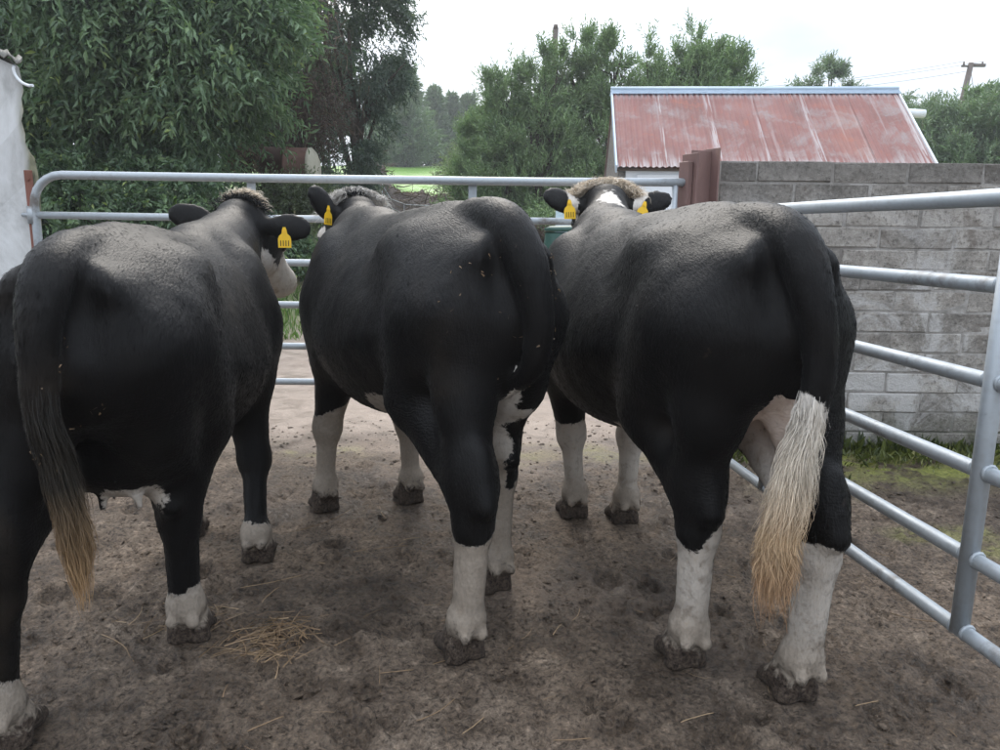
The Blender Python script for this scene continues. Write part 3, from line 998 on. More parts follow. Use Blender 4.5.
    for nm, v in (('white', white), ('mud', mud), ('dust', dust), ('curl', curl), ('pink', pink), ('stain', stain)):
        add_attr(me, nm, v)

    # -------- place in the yard
    root = empty('cow', cfg['loc'], cfg['rz'])
    tag(root, cfg['label'], 'cow', 'cattle standing in the yard')
    link_mesh('body', me, M['coat'], root)

    # -------- short coat hair
    nh = cfg.get('hairs', 110000)
    e1 = verts[quads[:, 2]] - verts[quads[:, 0]]; e2 = verts[quads[:, 3]] - verts[quads[:, 1]]
    area = np.linalg.norm(np.cross(e1, e2), axis=1)
    cen_y = verts[quads[:, 0], 1]; cen_z = verts[quads[:, 0], 2]
    wgt = area * (1 + 1.5 * smooth(1.3, 0.3, cen_y)) * (1 + 0.3 * (cen_z < 0.62)) * (cen_z > 0.11) * (0.22 + 0.78 * smooth(0.62, 0.12, N[quads[:, 0], 2]))
    fi = RNG.choice(len(quads), nh, p=wgt / wgt.sum())
    uv = RNG.random((nh, 2, 1))
    Q = quads[fi]
    bil = lambda A: (A[Q[:, 0]] * (1 - uv[:, 0]) + A[Q[:, 1]] * uv[:, 0]) * (1 - uv[:, 1]) + (A[Q[:, 3]] * (1 - uv[:, 0]) + A[Q[:, 2]] * uv[:, 0]) * uv[:, 1]
    rp = bil(verts); rn = bil(N)
    rn /= np.linalg.norm(rn, axis=1, keepdims=True)
    flow = np.stack([0.25 * np.sign(rp[:, 0]), -0.55 + 0 * rp[:, 0], -0.8 + 0 * rp[:, 0]], -1)
    flow[rp[:, 2] < 0.75] = (0, -0.25, -1)
    sw = fbm(rp * 7, 2, 77)
    flow = flow + 0.45 * RNG.normal(size=(nh, 3)) * 0.6 + sw[:, None] * np.array([0.5, 0.3, 0.1])
    tg = flow - rn * (flow * rn).sum(1, keepdims=True)
    tg /= np.maximum(np.linalg.norm(tg, axis=1, keepdims=True), 1e-6)
    leg = smooth(0.70, 0.5, rp[:, 2])
    L = RNG.uniform(0.010, 0.020, nh) * (1 - 0.30 * leg)
    lift = RNG.uniform(0.06, 0.24, nh) + 0.04 * leg
    t = np.linspace(0, 1, 3)[None, :, None]
    Pp = rp[:, None] - rn[:, None] * 0.001 + tg[:, None] * (L[:, None, None] * t) + rn[:, None] * (L * lift)[:, None, None] * (t * (1.3 - 0.6 * t))
    bn = rn + tg * RNG.normal(0, 0.16, (nh, 1)) + RNG.normal(0, 0.11, (nh, 3))
    at = {nm: bil(v[:, None])[:, 0] for nm, v in (('white', white), ('mud', mud), ('dust', dust), ('curl', curl), ('pink', pink), ('stain', stain))}
    hm = ribbons_mesh('coat_hair', Pp, RNG.uniform(0.0009, 0.0018, nh), attrs={**at, 'bn': bn})
    tag(link_mesh('coat_hair', hm, M['hair'], root), kind='stuff')

    # -------- flecks of straw and dried dung stuck in the coat
    fk = cfg.get('flecks')
    if fk:
        dd = np.abs((rp - np.array(fk['c'])) / np.array(fk['r']))
        cand = np.where((dd ** 2).sum(1) < 1)[0]
        cand = cand[fbm(rp[cand] * 14, 2, 4) > 0.02]
        sel = RNG.choice(cand, min(fk['n'], len(cand)), replace=False)
        rd = RNG.normal(size=(len(sel), 3)); rd -= rn[sel] * (rd * rn[sel]).sum(1, keepdims=True)
        rd /= np.linalg.norm(rd, axis=1, keepdims=True)
        fl = RNG.uniform(0.003, 0.013, len(sel))
        Pf = rp[sel][:, None] + rn[sel][:, None] * 0.004 + rd[:, None] * (fl[:, None, None] * np.linspace(-0.5, 0.5, 3)[None, :, None])
        fm = ribbons_mesh('straw_flecks', Pf, RNG.uniform(0.0015, 0.006, len(sel)), attrs={'tint': RNG.uniform(0.0, 0.7, len(sel))})
        tag(link_mesh('straw_flecks', fm, M['straw'], root), kind='stuff')

    # -------- long hair of the tail and tuft on the poll
    for sp in cfg['tufts']:
        locks(root, sp)
    for sp in cfg.get('pollhair', []):
        poll_curls(root, poll, rt, fd, upv, sp)
    # -------- eyes and ear tags
    for s in (-1, 1):
        bm = bmesh.new()
        bmesh.ops.create_uvsphere(bm, u_segments=16, v_segments=10, radius=0.024)
        o = link_mesh('eye', bm_mesh('eye', bm, True), M['eye'], root)
        o.location = H(s * 0.130 * hs, 0.20, -0.068)
    for (eu, ev, s, tilt) in cfg['tags']:
        ed = nrmz(cfg['ears'][0 if s < 0 else 1]); ef = nrmz(cfg['earface'][0 if s < 0 else 1])
        ef = nrmz(ef - ed * (ef @ ed)); ew = np.cross(ed, ef)
        if ew[2] < 0: ew = -ew
        e0 = np.array(H(s * 0.108 * hs, 0.025, -0.065))
        p0 = e0 + ed * eu + ew * ev - ef * 0.028
        ear_tag(root, p0, cfg.get('tagn', (0, -1, 0)), tilt, cfg.get('tags_wide', 1.0))
    return root


def hoof(F, fx, fy, fet):
    F.ell(fet, (0.058, 0.060, 0.055), 0.03)
    F.cone(fet, (fx, fy + 0.012, 0.085), 0.046, 0.052, 0.03)
    for s in (-1, 1):
        F.cone((fx + s * 0.027, fy - 0.008, 0.066), (fx + s * 0.032, fy + 0.078, 0.020), 0.037, 0.031, 0.018)
        F.cone((fx + s * 0.030, fy - 0.028, 0.050), (fx + s * 0.033, fy - 0.024, 0.006), 0.030, 0.036, 0.016)
        F.ell((fx + s * 0.030, fet[1] - 0.052, fet[2] - 0.035), (0.020, 0.020, 0.026), 0.012)


def locks(root, sp):
    """a hanging switch of wavy tail hair."""
    n = sp['n']; k = 9
    pts = np.array(sp['path'], float) + np.array([0, -0.022, 0])
    tt = np.linspace(0, 1, len(pts))
    t0 = RNG.uniform(0, sp.get('spread', 0.75), n) ** 0.9
    ln = RNG.uniform(*sp['len'], n) * RNG.uniform(0.75, 1.2, 60)[RNG.integers(0, 40, n)]
    out = []
    u = np.linspace(0, 1, k)
    total = np.linalg.norm(np.diff(pts, axis=0), axis=1).sum()
    tk = t0[:, None] + u[None] * (ln / total)[:, None]
    over = np.maximum(tk - 1, 0) * total
    tc = np.clip(tk, 0, 1)
    P = np.stack([np.interp(tc, tt, pts[:, a]) for a in range(3)], -1)
    P[..., 2] -= over * 0.97
    ang = RNG.uniform(0, 2 * np.pi, n)
    rad0 = np.interp(t0, np.linspace(0, 1, len(sp['rad'])), sp['rad'])
    radf = np.interp(np.minimum(tk, 1.3), np.linspace(0, 1.3, len(sp['bulk'])), sp['bulk'])
    lock = RNG.integers(0, sp.get('locks', 26), n)
    la = RNG.uniform(0, 2 * np.pi, 60)[lock]
    ang = 0.35 * ang + 0.65 * la + RNG.normal(0, 0.35, n)
    r = RNG.uniform(0.35, 1, n) ** 0.6
    radial = rad0[:, None] * (1 - u)[None] + radf * u[None]
    P[..., 0] += np.cos(ang)[:, None] * radial * r[:, None]
    P[..., 1] += np.sin(ang)[:, None] * radial * r[:, None]
    ph = RNG.uniform(0, 6.28, 60)[lock] + RNG.normal(0, 0.35, n)
    fr = RNG.uniform(18, 38, 60)[lock]
    wob = sp.get('wave', 0.010) * np.minimum(u * 1.6, 1)[None]
    P[..., 0] += wob * np.sin(ph[:, None] + fr[:, None] * (tk * total))
    P[..., 1] += wob * np.cos(ph[:, None] * 1.7 + fr[:, None] * (tk * total))
    tint = np.clip(0.5 + 0.24 * RNG.normal(size=60)[lock] + 0.12 * RNG.normal(size=n), 0, 1)
    along = np.clip(tk, 0, 1.3) / 1.3
    me = ribbons_mesh('tail_switch', P, RNG.uniform(0.0011, 0.0022, n), attrs={'tint': tint, 'along': along})
    link_mesh('tail_switch', me, M[sp['mat']], root)


def poll_curls(root, poll, rt, fd, upv, sp):
    n = sp['n']; k = 7
    a = RNG.normal(0, 0.5, n) * sp['w']; a = np.clip(a, -sp['w'], sp['w'])
    b = RNG.uniform(sp['b'][0], sp['b'][1], n)
    base = poll + rt * a[:, None] + fd * b[:, None] + upv * (sp['c'] - 0.35 * (a[:, None] ** 2) / max(sp['w'], 0.01))
    d = rt * (a / max(sp['w'], 0.01) * 0.7)[:, None] + fd * sp.get('fwd', 0.1) + upv * sp.get('up', 0.8) + RNG.normal(0, 0.35, (n, 3))
    d /= np.linalg.norm(d, axis=1, keepdims=True)
    L = RNG.uniform(*sp['len'], n)
    u = np.linspace(0, 1, k)
    P = base[:, None] + d[:, None] * (L[:, None] * u[None])[..., None]
    P += -np.array([0, 0, 1.0]) * (L[:, None] * u[None] ** 2 * sp.get('droop', 0.5))[..., None]
    P += rt * (np.sign(a) * L * 0.35)[:, None, None] * (u[None, :, None] ** 2)
    ph = RNG.uniform(0, 6.28, n)
    P[..., 0] += sp.get('curl', 0.006) * np.sin(ph[:, None] + 9 * u[None])
    P[..., 2] += sp.get('curl', 0.006) * np.cos(ph[:, None] + 9 * u[None])
    me = ribbons_mesh('poll_hair', P, RNG.uniform(0.0022, 0.004, n), attrs={'tint': np.clip(RNG.normal(0.6, 0.2, n), 0, 1), 'along': np.tile(u, (n, 1))})
    link_mesh('poll_hair', me, M[sp['mat']], root)


def ear_tag(root, p0, nrm, tilt, wide):
    nrm = nrmz(nrm); up = nrmz(np.array([math.sin(tilt), 0, math.cos(tilt)]) - nrm * (np.array([math.sin(tilt), 0, math.cos(tilt)]) @ nrm))
    sd = np.cross(up, nrm)
    pl = [(-0.006, 0.030), (0.006, 0.030), (0.011, 0.014), (0.013, 0.0), (0.026, -0.012), (0.030, -0.026), (0.030, -0.066), (-0.030, -0.066), (-0.030, -0.026), (-0.026, -0.012), (-0.013, 0.0), (-0.011, 0.014)]
    bm = bmesh.new()
    f = []
    for dz in (0.0, 0.0025):
        f.append([bm.verts.new(Vector(p0 + sd * a * wide + up * b + nrm * dz)) for a, b in pl])
    bm.faces.new(f[0]); bm.faces.new(f[1][::-1])
    for i in range(len(pl)):
        j = (i + 1) % len(pl)
        bm.faces.new((f[0][i], f[0][j], f[1][j], f[1][i]))
    tube(bm, [p0 + up * 0.012 - nrm * 0.03, p0 + up * 0.012 + nrm * 0.007], [0.005, 0.008], 8)
    bmesh.ops.recalc_face_normals(bm, faces=bm.faces[:])
    t = link_mesh('ear_tag', bm_mesh('ear_tag', bm), M['tagyellow'], root)
    bm = bmesh.new()
    for kx in (-0.018, -0.006, 0.006, 0.018):
        q = p0 + sd * kx * wide + up * -0.045 + nrm * 0.0032
        a, b = sd * 0.0022, up * 0.013
        bm.faces.new([bm.verts.new(Vector(v)) for v in (q - a - b, q + a - b, q + a + b, q - a + b)])
    link_mesh('tag_digits', bm_mesh('tag_digits', bm), M['tagink'], t)


def hair_material(name, stops, rough=0.6):
    t = NT(name)
    a = t.attr('along'); tn = t.attr('tint')
    c = t.ramp(a, stops)
    sc = t.fr(tn, 0, 1, 0.55, 1.30)
    cc = t.n('ShaderNodeCombineColor')
    for k in range(3): t.l(sc, cc.inputs[k])
    c = t.mix(1.0, c, cc.outputs[0], 'MULTIPLY')
    return t.set(c, rough, None, 0.3)


M['coat'] = coat_material('cow_coat')
M['hair'] = coat_material('cow_coat_hair', True)
M['switch_blond'] = hair_material('switch_blond', [(0.0, (0.68, 0.64, 0.58)), (0.32, (0.66, 0.58, 0.47)), (0.55, (0.58, 0.42, 0.26)), (0.95, (0.36, 0.20, 0.10))])
M['switch_dark'] = hair_material('switch_dark', [(0.0, (0.012, 0.011, 0.010)), (0.45, (0.03, 0.024, 0.017)), (0.62, (0.17, 0.115, 0.066)), (1.0, (0.40, 0.25, 0.125))])
M['switch_black'] = hair_material('switch_black', [(0.0, (0.010, 0.010, 0.010)), (1.0, (0.016, 0.013, 0.012))])
M['poll_cream'] = hair_material('poll_cream', [(0.0, (0.62, 0.52, 0.40)), (1.0, (0.80, 0.69, 0.55))])
M['poll_white'] = hair_material('poll_white', [(0.0, (0.62, 0.58, 0.53)), (1.0, (0.70, 0.66, 0.60))])
M['poll_black'] = hair_material('poll_black', [(0.0, (0.010, 0.010, 0.010)), (1.0, (0.014, 0.013, 0.012))])


def legwhite(x, y, z, hl, hr, fl, fr):
    """positive below the given white line of each leg (hind left/right, front left/right)."""
    lim = np.where(y < 0.9, np.where(x < 0, hl, hr), np.where(x < 0, fl, fr))
    return lim - z


def rot2(wx, wy, loc, rz):
    dx, dy = wx - loc[0], wy - loc[1]
    c, s = math.cos(-rz), math.sin(-rz)
    return (dx * c - dy * s, dx * s + dy * c)


# world hoof marks (left, right)
C1 = dict(loc=(-1.035, 1.76, 0), rz=R(8.0)); C2 = dict(loc=(0.03, 2.22, 0), rz=R(27)); C3 = dict(loc=(0.735, 1.94, 0), rz=R(11.2))
W1 = dict(hind=[(-1.26, 1.73), (-1.00, 2.25)], front=[(-1.34, 3.08), (-0.97, 2.85)])
W2 = dict(hind=[(-0.11, 2.16), (-0.02, 2.62)], front=[(-0.83, 3.40), (-0.44, 3.52)])
W3 = dict(hind=[(0.58, 2.14), (0.86, 1.98)], front=[(0.35, 3.36), (0.58, 3.30)])
for C_, W_ in ((C1, W1), (C2, W2), (C3, W3)):
    for k in ('hind', 'front'):
        C_[k] = [rot2(px, py, C_['loc'], C_['rz']) for px, py in W_[k]]
        HOOVES.extend(W_[k])


def build_cattle():
    BIG = -1.0
    # ---- cow against the left wall
    def w1(x, y, z):
        lw = legwhite(x, y, z, 0.22, 0.225, 0.20, 0.205)
        belly = 0.10 - np.sqrt(((x - 0.04) / 1.3) ** 2 + ((y - 0.70) / 1.7) ** 2 + ((z - 0.52) / 0.9) ** 2)
        ud = 0.07 - np.sqrt(x ** 2 + ((y - 0.30) / 1.3) ** 2 + ((z - 0.54)) ** 2)
        r = np.where(z < 0.45, lw, np.maximum(belly, ud))
        return r

    def h1(a, b, c):
        face = np.minimum(0.09 - np.abs(a) * 1.0 + b * 0.10, b - 0.10)
        muz = b - 0.30
        pollw = 0.05 - np.sqrt((a - 0.02) ** 2 + (b - 0.02) ** 2 + (c - 0.03) ** 2)
        jaw = np.minimum(b - 0.02, -0.17 - c + 0.04 * b)
        return np.maximum(np.maximum(np.maximum(face, muz), pollw), jaw)
    cfg = dict(C1, flecks=dict(c=(0.0, -0.08, 0.85), r=(0.12, 0.12, 0.25), n=30), zs=0.952, wid=0.95, barrel=0.84, shoulder=0.80, seed=11, mudz=0.10, hs=1.0, white=w1, headwhite=h1, udder=True, taildirt=1.0, ribs=0.8,
               label='black cow with a dirt-caked dark tail, standing by the white wall',
               poll=(0.06, 1.95, 1.40), face=(0.29, 0.82, -0.62), ears=[(-0.86, -0.25, 0.22), (0.95, -0.28, -0.06)],
               earface=[(0.2, 0.9, -0.3), (0.15, 0.95, -0.2)], tags=[(0.125, -0.035, 1, 0.0)], tagn=(0.05, -1, 0.05), tags_wide=1.0,
               tail=[((0, 0.22, 1.275), 0.045), ((0, 0.07, 1.255), 0.052), ((0.0, -0.035, 1.205), 0.052), ((-0.005, -0.088, 1.10), 0.046), ((-0.01, -0.105, 0.90), 0.036), ((0.02, -0.10, 0.72), 0.029), ((0.03, -0.10, 0.62), 0.022)],
               tufts=[dict(n=3000, path=[(-0.005, -0.107, 0.98), (0.0, -0.107, 0.86), (0.03, -0.105, 0.70), (0.04, -0.105, 0.57)], len=(0.07, 0.20), rad=[0.036, 0.034, 0.030, 0.024], bulk=[0.042, 0.044, 0.044, 0.042, 0.012], spread=0.9, wave=0.007, mat='switch_dark')],
               pollhair=[dict(n=1000, w=0.12, b=(-0.08, 0.05), c=0.030, len=(0.03, 0.07), mat='poll_black', up=0.5, droop=0.5, fwd=-0.3),
                         dict(n=1500, w=0.07, b=(-0.07, 0.02), c=0.058, len=(0.03, 0.06), mat='poll_cream', up=0.6, droop=0.45)])
    build_cow('cow', cfg)

    # ---- middle cow
    def w2(x, y, z):
        wob = 0.05 * np.sin(x * 60) * 0
        lw = legwhite(x, y, z, 0.435, 0.46, 0.52, 0.62)
        # front legs: white rises on the inner side
        lw = np.where(y > 0.9, lw + 0.25 * (0.17 - np.abs(x)), lw)
        belly = 0.20 - np.sqrt(((x + 0.04) / 1.5) ** 2 + ((y - 0.68) / 1.6) ** 2 + ((z - 0.53) / 0.9) ** 2)
        inner = np.minimum(0.118 + 0.02 * np.sin(z * 17) - x - 0.22 * np.maximum(z - 0.62, 0), np.minimum(z - 0.30, 0.97 - z) * 0.5)
        inner = np.where((y < 0.50) & (x > -0.012) & (y > -0.05), inner, -0.2)
        return np.maximum(np.where(z < 0.80, np.maximum(lw, belly), belly), inner)

    def h2(a, b, c):
        face = np.minimum(0.10 - np.abs(a) + 0.05 * b, b - 0.07)
        side = np.minimum(np.minimum(-c - 0.02, b - 0.10), 0.3)
        pollw = 0.075 - np.sqrt(a ** 2 * 0.55 + (b - 0.03) ** 2 + (c - 0.035) ** 2)
        nape = 0.065 - np.sqrt(((a - 0.07) / 1.2) ** 2 + ((b + 0.24) / 1.3) ** 2 + (c / 4.0) ** 2)
        return np.maximum(np.maximum(np.maximum(face, pollw), side - 0.02), nape)
    cfg = dict(C2, flecks=dict(c=(0.0, 0.0, 1.08), r=(0.22, 0.30, 0.24), n=70), zs=1.012, wid=0.96, barrel=0.92, shoulder=0.88, seed=23, mudz=0.14, mudhi=0.95, white=w2, headwhite=h2, ribs=0.7,
               label='black cow with straw and dung on its rump, standing between the two others',
               poll=(0.11, 2.0, 1.435), face=(-0.12, 0.82, -0.55), ears=[(-0.45, -0.30, 0.42), (0.88, 0.05, -0.12)],
               earface=[(-0.55, 0.75, -0.1), (0.25, 0.9, 0.1)], tags=[(0.10, -0.03, -1, 0.10)], tagn=(0.55, -0.85, 0.0), tags_wide=0.9,
               tail=[((0, 0.26, 1.37), 0.050), ((0, 0.10, 1.36), 0.058), ((0.0, -0.01, 1.315), 0.058), ((0.010, -0.075, 1.21), 0.052), ((0.025, -0.105, 1.05), 0.042), ((0.02, -0.075, 0.93), 0.034), ((0.005, 0.0, 0.87), 0.024), ((0.0, 0.06, 0.83), 0.02)],
               tufts=[dict(n=500, path=[(0.02, -0.085, 0.97), (0.01, -0.05, 0.91), (0.0, 0.02, 0.87)], len=(0.02, 0.05), rad=[0.03, 0.025], bulk=[0.034, 0.03, 0.02], spread=0.9, wave=0.005, mat='switch_black')],
               pollhair=[dict(n=160, w=0.05, b=(-0.07, -0.05), c=0.045, len=(0.03, 0.06), mat='poll_black', up=0.6, droop=0.3),
                         dict(n=3600, w=0.14, b=(-0.07, 0.06), c=0.060, len=(0.035, 0.07), mat='poll_white', up=0.6, droop=0.9, curl=0.011)])
    build_cow('cow', cfg)

    # ---- cow by the right-hand gate
    def w3(x, y, z):
        lw = legwhite(x, y, z, 0.47, 0.515, 0.50, 0.62)
        lw = np.where(y > 0.9, lw + 0.2 * (0.17 - np.abs(x)), lw + 0.55 * np.abs(np.abs(x) - 0.14) * 1.0 - 0.015)
        belly = 0.20 - np.sqrt(((x + 0.04) / 1.4) ** 2 + ((y - 0.70) / 1.6) ** 2 + ((z - 0.53) / 0.9) ** 2)
        inner = np.minimum(0.080 + 0.02 * np.sin(z * 19) - x, np.minimum(z - 0.50, 0.95 - z) * 0.5)
        inner = np.where((y < 0.45) & (y > -0.03) & (x > -0.03), inner, -0.2)
        tl = np.where((y < -0.072) & (np.abs(x - np.interp(z, [0.5, 0.72, 0.88, 1.02], [-0.04, -0.02, 0.012, 0.025])) < 0.06), 0.93 - 0.9 * x - z, -1)
        tl = np.where(z < 0.69, -1, tl)
        return np.maximum(np.maximum(np.where(z < 0.80, np.maximum(lw, belly), belly), inner), tl)

    def p3(x, y, z):
        return np.where((y < 0.5) & (y > -0.06) & (z > 0.5) & (np.abs(x) < 0.14), 0.45 * smooth(0.60, 0.80, z), 0.0)

    def h3(a, b, c):
        face = np.minimum(0.09 - np.abs(a), b - 0.15)
        nape = 0.080 - np.sqrt(((a + 0.02) / 1.0) ** 2 + ((b + 0.25) / 1.5) ** 2 + (c / 4.0) ** 2)
        earw = 0.028 - np.abs(np.abs(a) - 0.165 - 0.4 * (c + 0.06))
        earw = np.where(np.abs(a) > 0.135, earw, -0.2)
        return np.maximum(np.maximum(face, nape), np.where(b < 0.12, earw, -0.2))
    cfg = dict(C3, zs=1.012, wid=0.985, barrel=1.0, seed=37, mudz=0.115, white=w3, headwhite=h3, pink=p3, ribs=0.8,
               label='black cow with white hind legs and a blond tail switch, standing against the side gate',
               poll=(0.19, 2.02, 1.512), face=(0.14, 0.86, -0.42), ears=[(-0.93, -0.20, 0.24), (0.93, -0.20, 0.22)],
               earface=[(-0.1, 0.9, -0.5), (0.1, 0.9, -0.5)], tags=[(0.105, -0.035, -1, -0.03), (0.085, -0.03, 1, 0.25)], tagn=(0.0, -1, 0.1), tags_wide=1.0,
               tail=[((0, 0.24, 1.355), 0.048), ((0, 0.08, 1.34), 0.055), ((0.0, -0.03, 1.285), 0.055), ((0.008, -0.085, 1.17), 0.048), ((0.025, -0.110, 1.02), 0.040), ((0.012, -0.112, 0.88), 0.036), ((-0.02, -0.11, 0.72), 0.034), ((-0.04, -0.10, 0.58), 0.024)],
               tufts=[dict(n=5200, path=[(0.012, -0.114, 0.94), (0.0, -0.115, 0.82), (-0.025, -0.115, 0.68), (-0.045, -0.112, 0.55), (-0.045, -0.112, 0.46)], len=(0.06, 0.20), rad=[0.036, 0.038, 0.034, 0.028], bulk=[0.038, 0.046, 0.058, 0.058, 0.038], spread=0.86, wave=0.013, locks=40, mat='switch_blond')],
               pollhair=[dict(n=6000, w=0.150, b=(-0.05, 0.13), c=0.045, len=(0.035, 0.085), mat='poll_cream', up=0.7, droop=0.8, curl=0.014)])
    build_cow('cow', cfg)


# ================================================================== gates
RAILS = [0.0, 0.215, 0.46, 0.705, 0.955, 1.18]       # heights above the bottom rail


def arc_pts(c, a, b, r, n=7):
    """quarter bend from c+a*r to c+b*r."""
    c, a, b = Vector(c), Vector(a), Vector(b)
    return [c + a * r * math.cos(t) + b * r * math.sin(t) for t in [math.pi / 2 * k / (n - 1) for k in range(n)]]


def weld(bm, p, ax, r0, r1):
    """a little collar of weld where a rail meets an upright."""
    p = Vector(p); ax = Vector(ax).normalized()
    tube(bm, [p - ax * 0.006, p, p + ax * 0.006], [r0, r1, r0], 12)


def build_front_gate():
    g = empty('field_gate', (0, 4.40, 0))
    tag(g, 'galvanised tubular six-rail gate across the yard behind the cattle', 'gate')
    x0, x1, x2 = -2.68, 0.455, 1.05
    zb = 0.425
    top = zb + 1.18
    r = 0.0235
    # end frame and top rail are one bent tube
    pts = [(x0, 0, zb)] + [(x0, 0, zb + 0.4)] + arc_pts((x0 + 0.17, 0, top - 0.17), (-1, 0, 0), (0, 0, 1), 0.17) + [(-1.4, 0, top - 0.004), (0.2, 0, top - 0.006), (x2, 0, top)]
    link_mesh('end_frame', tube_mesh('end_frame', pts, r), M['galv'], g)
    for z in RAILS[:-1]:
        link_mesh('rail', tube_mesh('rail', [(x0 - 0.005, 0, zb + z), (-1.6, 0, zb + z - 0.004), (-0.5, 0, zb + z - 0.003), (x1, 0, zb + z)], 0.0205), M['galv'], g)
    link_mesh('end_upright', tube_mesh('end_upright', [(x1, 0.004, zb - 0.02), (x1, 0.004, zb + RAILS[4] + 0.012)], 0.019), M['galv'], g)
    for x in (-1.44, -0.17):
        bm = bmesh.new()
        bm_box(bm, (x - 0.024, 0.0215, zb - 0.03), (x + 0.024, 0.030, top + 0.004), 0.002, 1)
        link_mesh('brace', bm_mesh('brace', bm), M['galv'], g)
    # short latch section at the post
    bm = bmesh.new()
    tube(bm, [(0.985, 0, top - 0.012), (0.985, 0, zb)], 0.017)
    for z in (1.18, 0.95, 0.50):
        tube(bm, [(0.985, 0, zb + z - 0.20), (1.075, 0, zb + z - 0.20)], 0.010)
    link_mesh('latch_upright', bm_mesh('latch_upright', bm), M['galv'], g)
    # hinge pins on the wall plate
    for z in (RAILS[4], RAILS[1]):
        bm = bmesh.new()
        tube(bm, [(x0 - 0.075, 0.0, zb + z), (x0 - 0.005, 0, zb + z)], 0.012)
        tube(bm, [(x0 - 0.018, 0.0, zb + z - 0.05), (x0 - 0.018, 0, zb + z + 0.05)], 0.027)
        link_mesh('hinge', bm_mesh('hinge', bm), M['galv'], g)


def build_side_gate():
    d = Vector((-0.1198, 0.9928, 0))
    g = empty('yard_gate', (1.447, 0.67, 0))
    g.rotation_euler = (0, 0, math.atan2(d.y, d.x))
    tag(g, 'galvanised tubular six-rail gate running beside the block wall', 'gate')
    L = 3.62; zb = 0.245; r = 0.0235; top = zb + 1.18
    pts = [(0, 0, zb)] + arc_pts((0.17, 0, top - 0.17), (-1, 0, 0), (0, 0, 1), 0.17) + [(1.5, 0, top - 0.004), (L, 0, top)]
    link_mesh('end_frame', tube_mesh('end_frame', pts, r, 16), M['galv'], g)
    for z in RAILS[:-1]:
        link_mesh('rail', tube_mesh('rail', [(-0.005, 0, zb + z), (1.2, 0, zb + z - 0.003), (2.4, 0, zb + z - 0.004), (L, 0, zb + z)], 0.0215, 16), M['galv'], g)
    for x in (1.265, 2.45, L):
        bm = bmesh.new()
        y = 0.0 if x == L else 0.005
        tube(bm, [(x, y, zb - 0.005), (x, y, top - 0.01)], 0.0245, 16)
        for z in RAILS[:-1]:
            for s in (-1, 1):
                weld(bm, (x + s * 0.024, 0, zb + z), (1, 0, 0), 0.022, 0.0265)
        link_mesh('upright', bm_mesh('upright', bm), M['galv'], g)


def build_post():
    """rusty H-section column at the end of the wall."""
    o = empty('steel_post', (1.135, 4.445, 0), R(24))
    tag(o, 'rusty brown steel H-section post at the end of the block wall', 'post')
    bm = bmesh.new()
    for s, zt in ((-1, 1.765), (1, 1.80)):
        bm_box(bm, (s * 0.074 - 0.006, -0.07, 0), (s * 0.074 + 0.006, 0.07, zt), 0.002, 1)
    link_mesh('flange', bm_mesh('flange', bm), M['rust'], o)
    bm = bmesh.new()
    bm_box(bm, (-0.0675, -0.005, 0), (0.0675, 0.005, 1.785), 0.001, 1)
    link_mesh('web', bm_mesh('web', bm), M['rust'], o)
    # a second narrower channel welded to the gate side
    bm = bmesh.new()
    bm_box(bm, (-0.118, -0.04, 0), (-0.083, 0.045, 1.72), 0.003, 1)
    link_mesh('channel', bm_mesh('channel', bm), M['rust'], o)


# ================================================================== block wall
def build_block_wall():
    w = empty('block_wall', (1.27, 4.52, 0))
    tag(w, 'grey concrete block wall with lime stains and moss at its foot', 'wall')
    n_c, ph, L = 14, 0.1245, 4.3
    bm = bmesh.new()
    bm_box(bm, (0.0, 0.0025, -0.05), (L, 0.205, n_c * ph - 0.006))
    bmesh.ops.subdivide_edges(bm, edges=bm.edges[:], cuts=6, use_grid_fill=True)
    link_mesh('mortar', bm_mesh('mortar', bm), M['mortar'], w)
    # worn block shapes shared between alike pieces
    def block(name, ln, h, depth):
        bm = bmesh.new()
        bm_box(bm, (0, 0, 0), (ln, depth, h), 0.006, 1)
        for v in bm.verts:
            v.co += Vector((random.uniform(-1, 1), random.uniform(-1, 1), random.uniform(-1, 1))) * 0.0032
        me = bm_mesh(name, bm)
        me.materials.append(M['block'])
        return me
    full = [block('block', 0.428, 0.116, 0.09) for _ in range(6)]
    half = [block('block', 0.205, 0.116, 0.09) for _ in range(3)]
    cap = [block('block', 0.428, 0.116, 0.215) for _ in range(4)]
    caph = [block('block', 0.205, 0.116, 0.215) for _ in range(2)]
    for c in range(n_c):
        x = 0.004 + (0.09 if c in (9, 10, 11) else 0.0)
        odd = c % 2
        while x < L - 0.2:
            is_half = odd and x < 0.12
            last = c == n_c - 1
            pool = (caph if last else half) if is_half else (cap if last else full)
            me = random.choice(pool)
            o = link_mesh('block', me, None, w)
            o.location = (x, random.uniform(-0.007, 0.001), c * ph + 0.004 + random.uniform(-0.003, 0.003))
            o.rotation_euler = (random.uniform(-0.01, 0.01), random.uniform(-0.004, 0.004), random.uniform(-0.008, 0.008))
            x += (0.205 if is_half else 0.428) + random.uniform(0.007, 0.018)


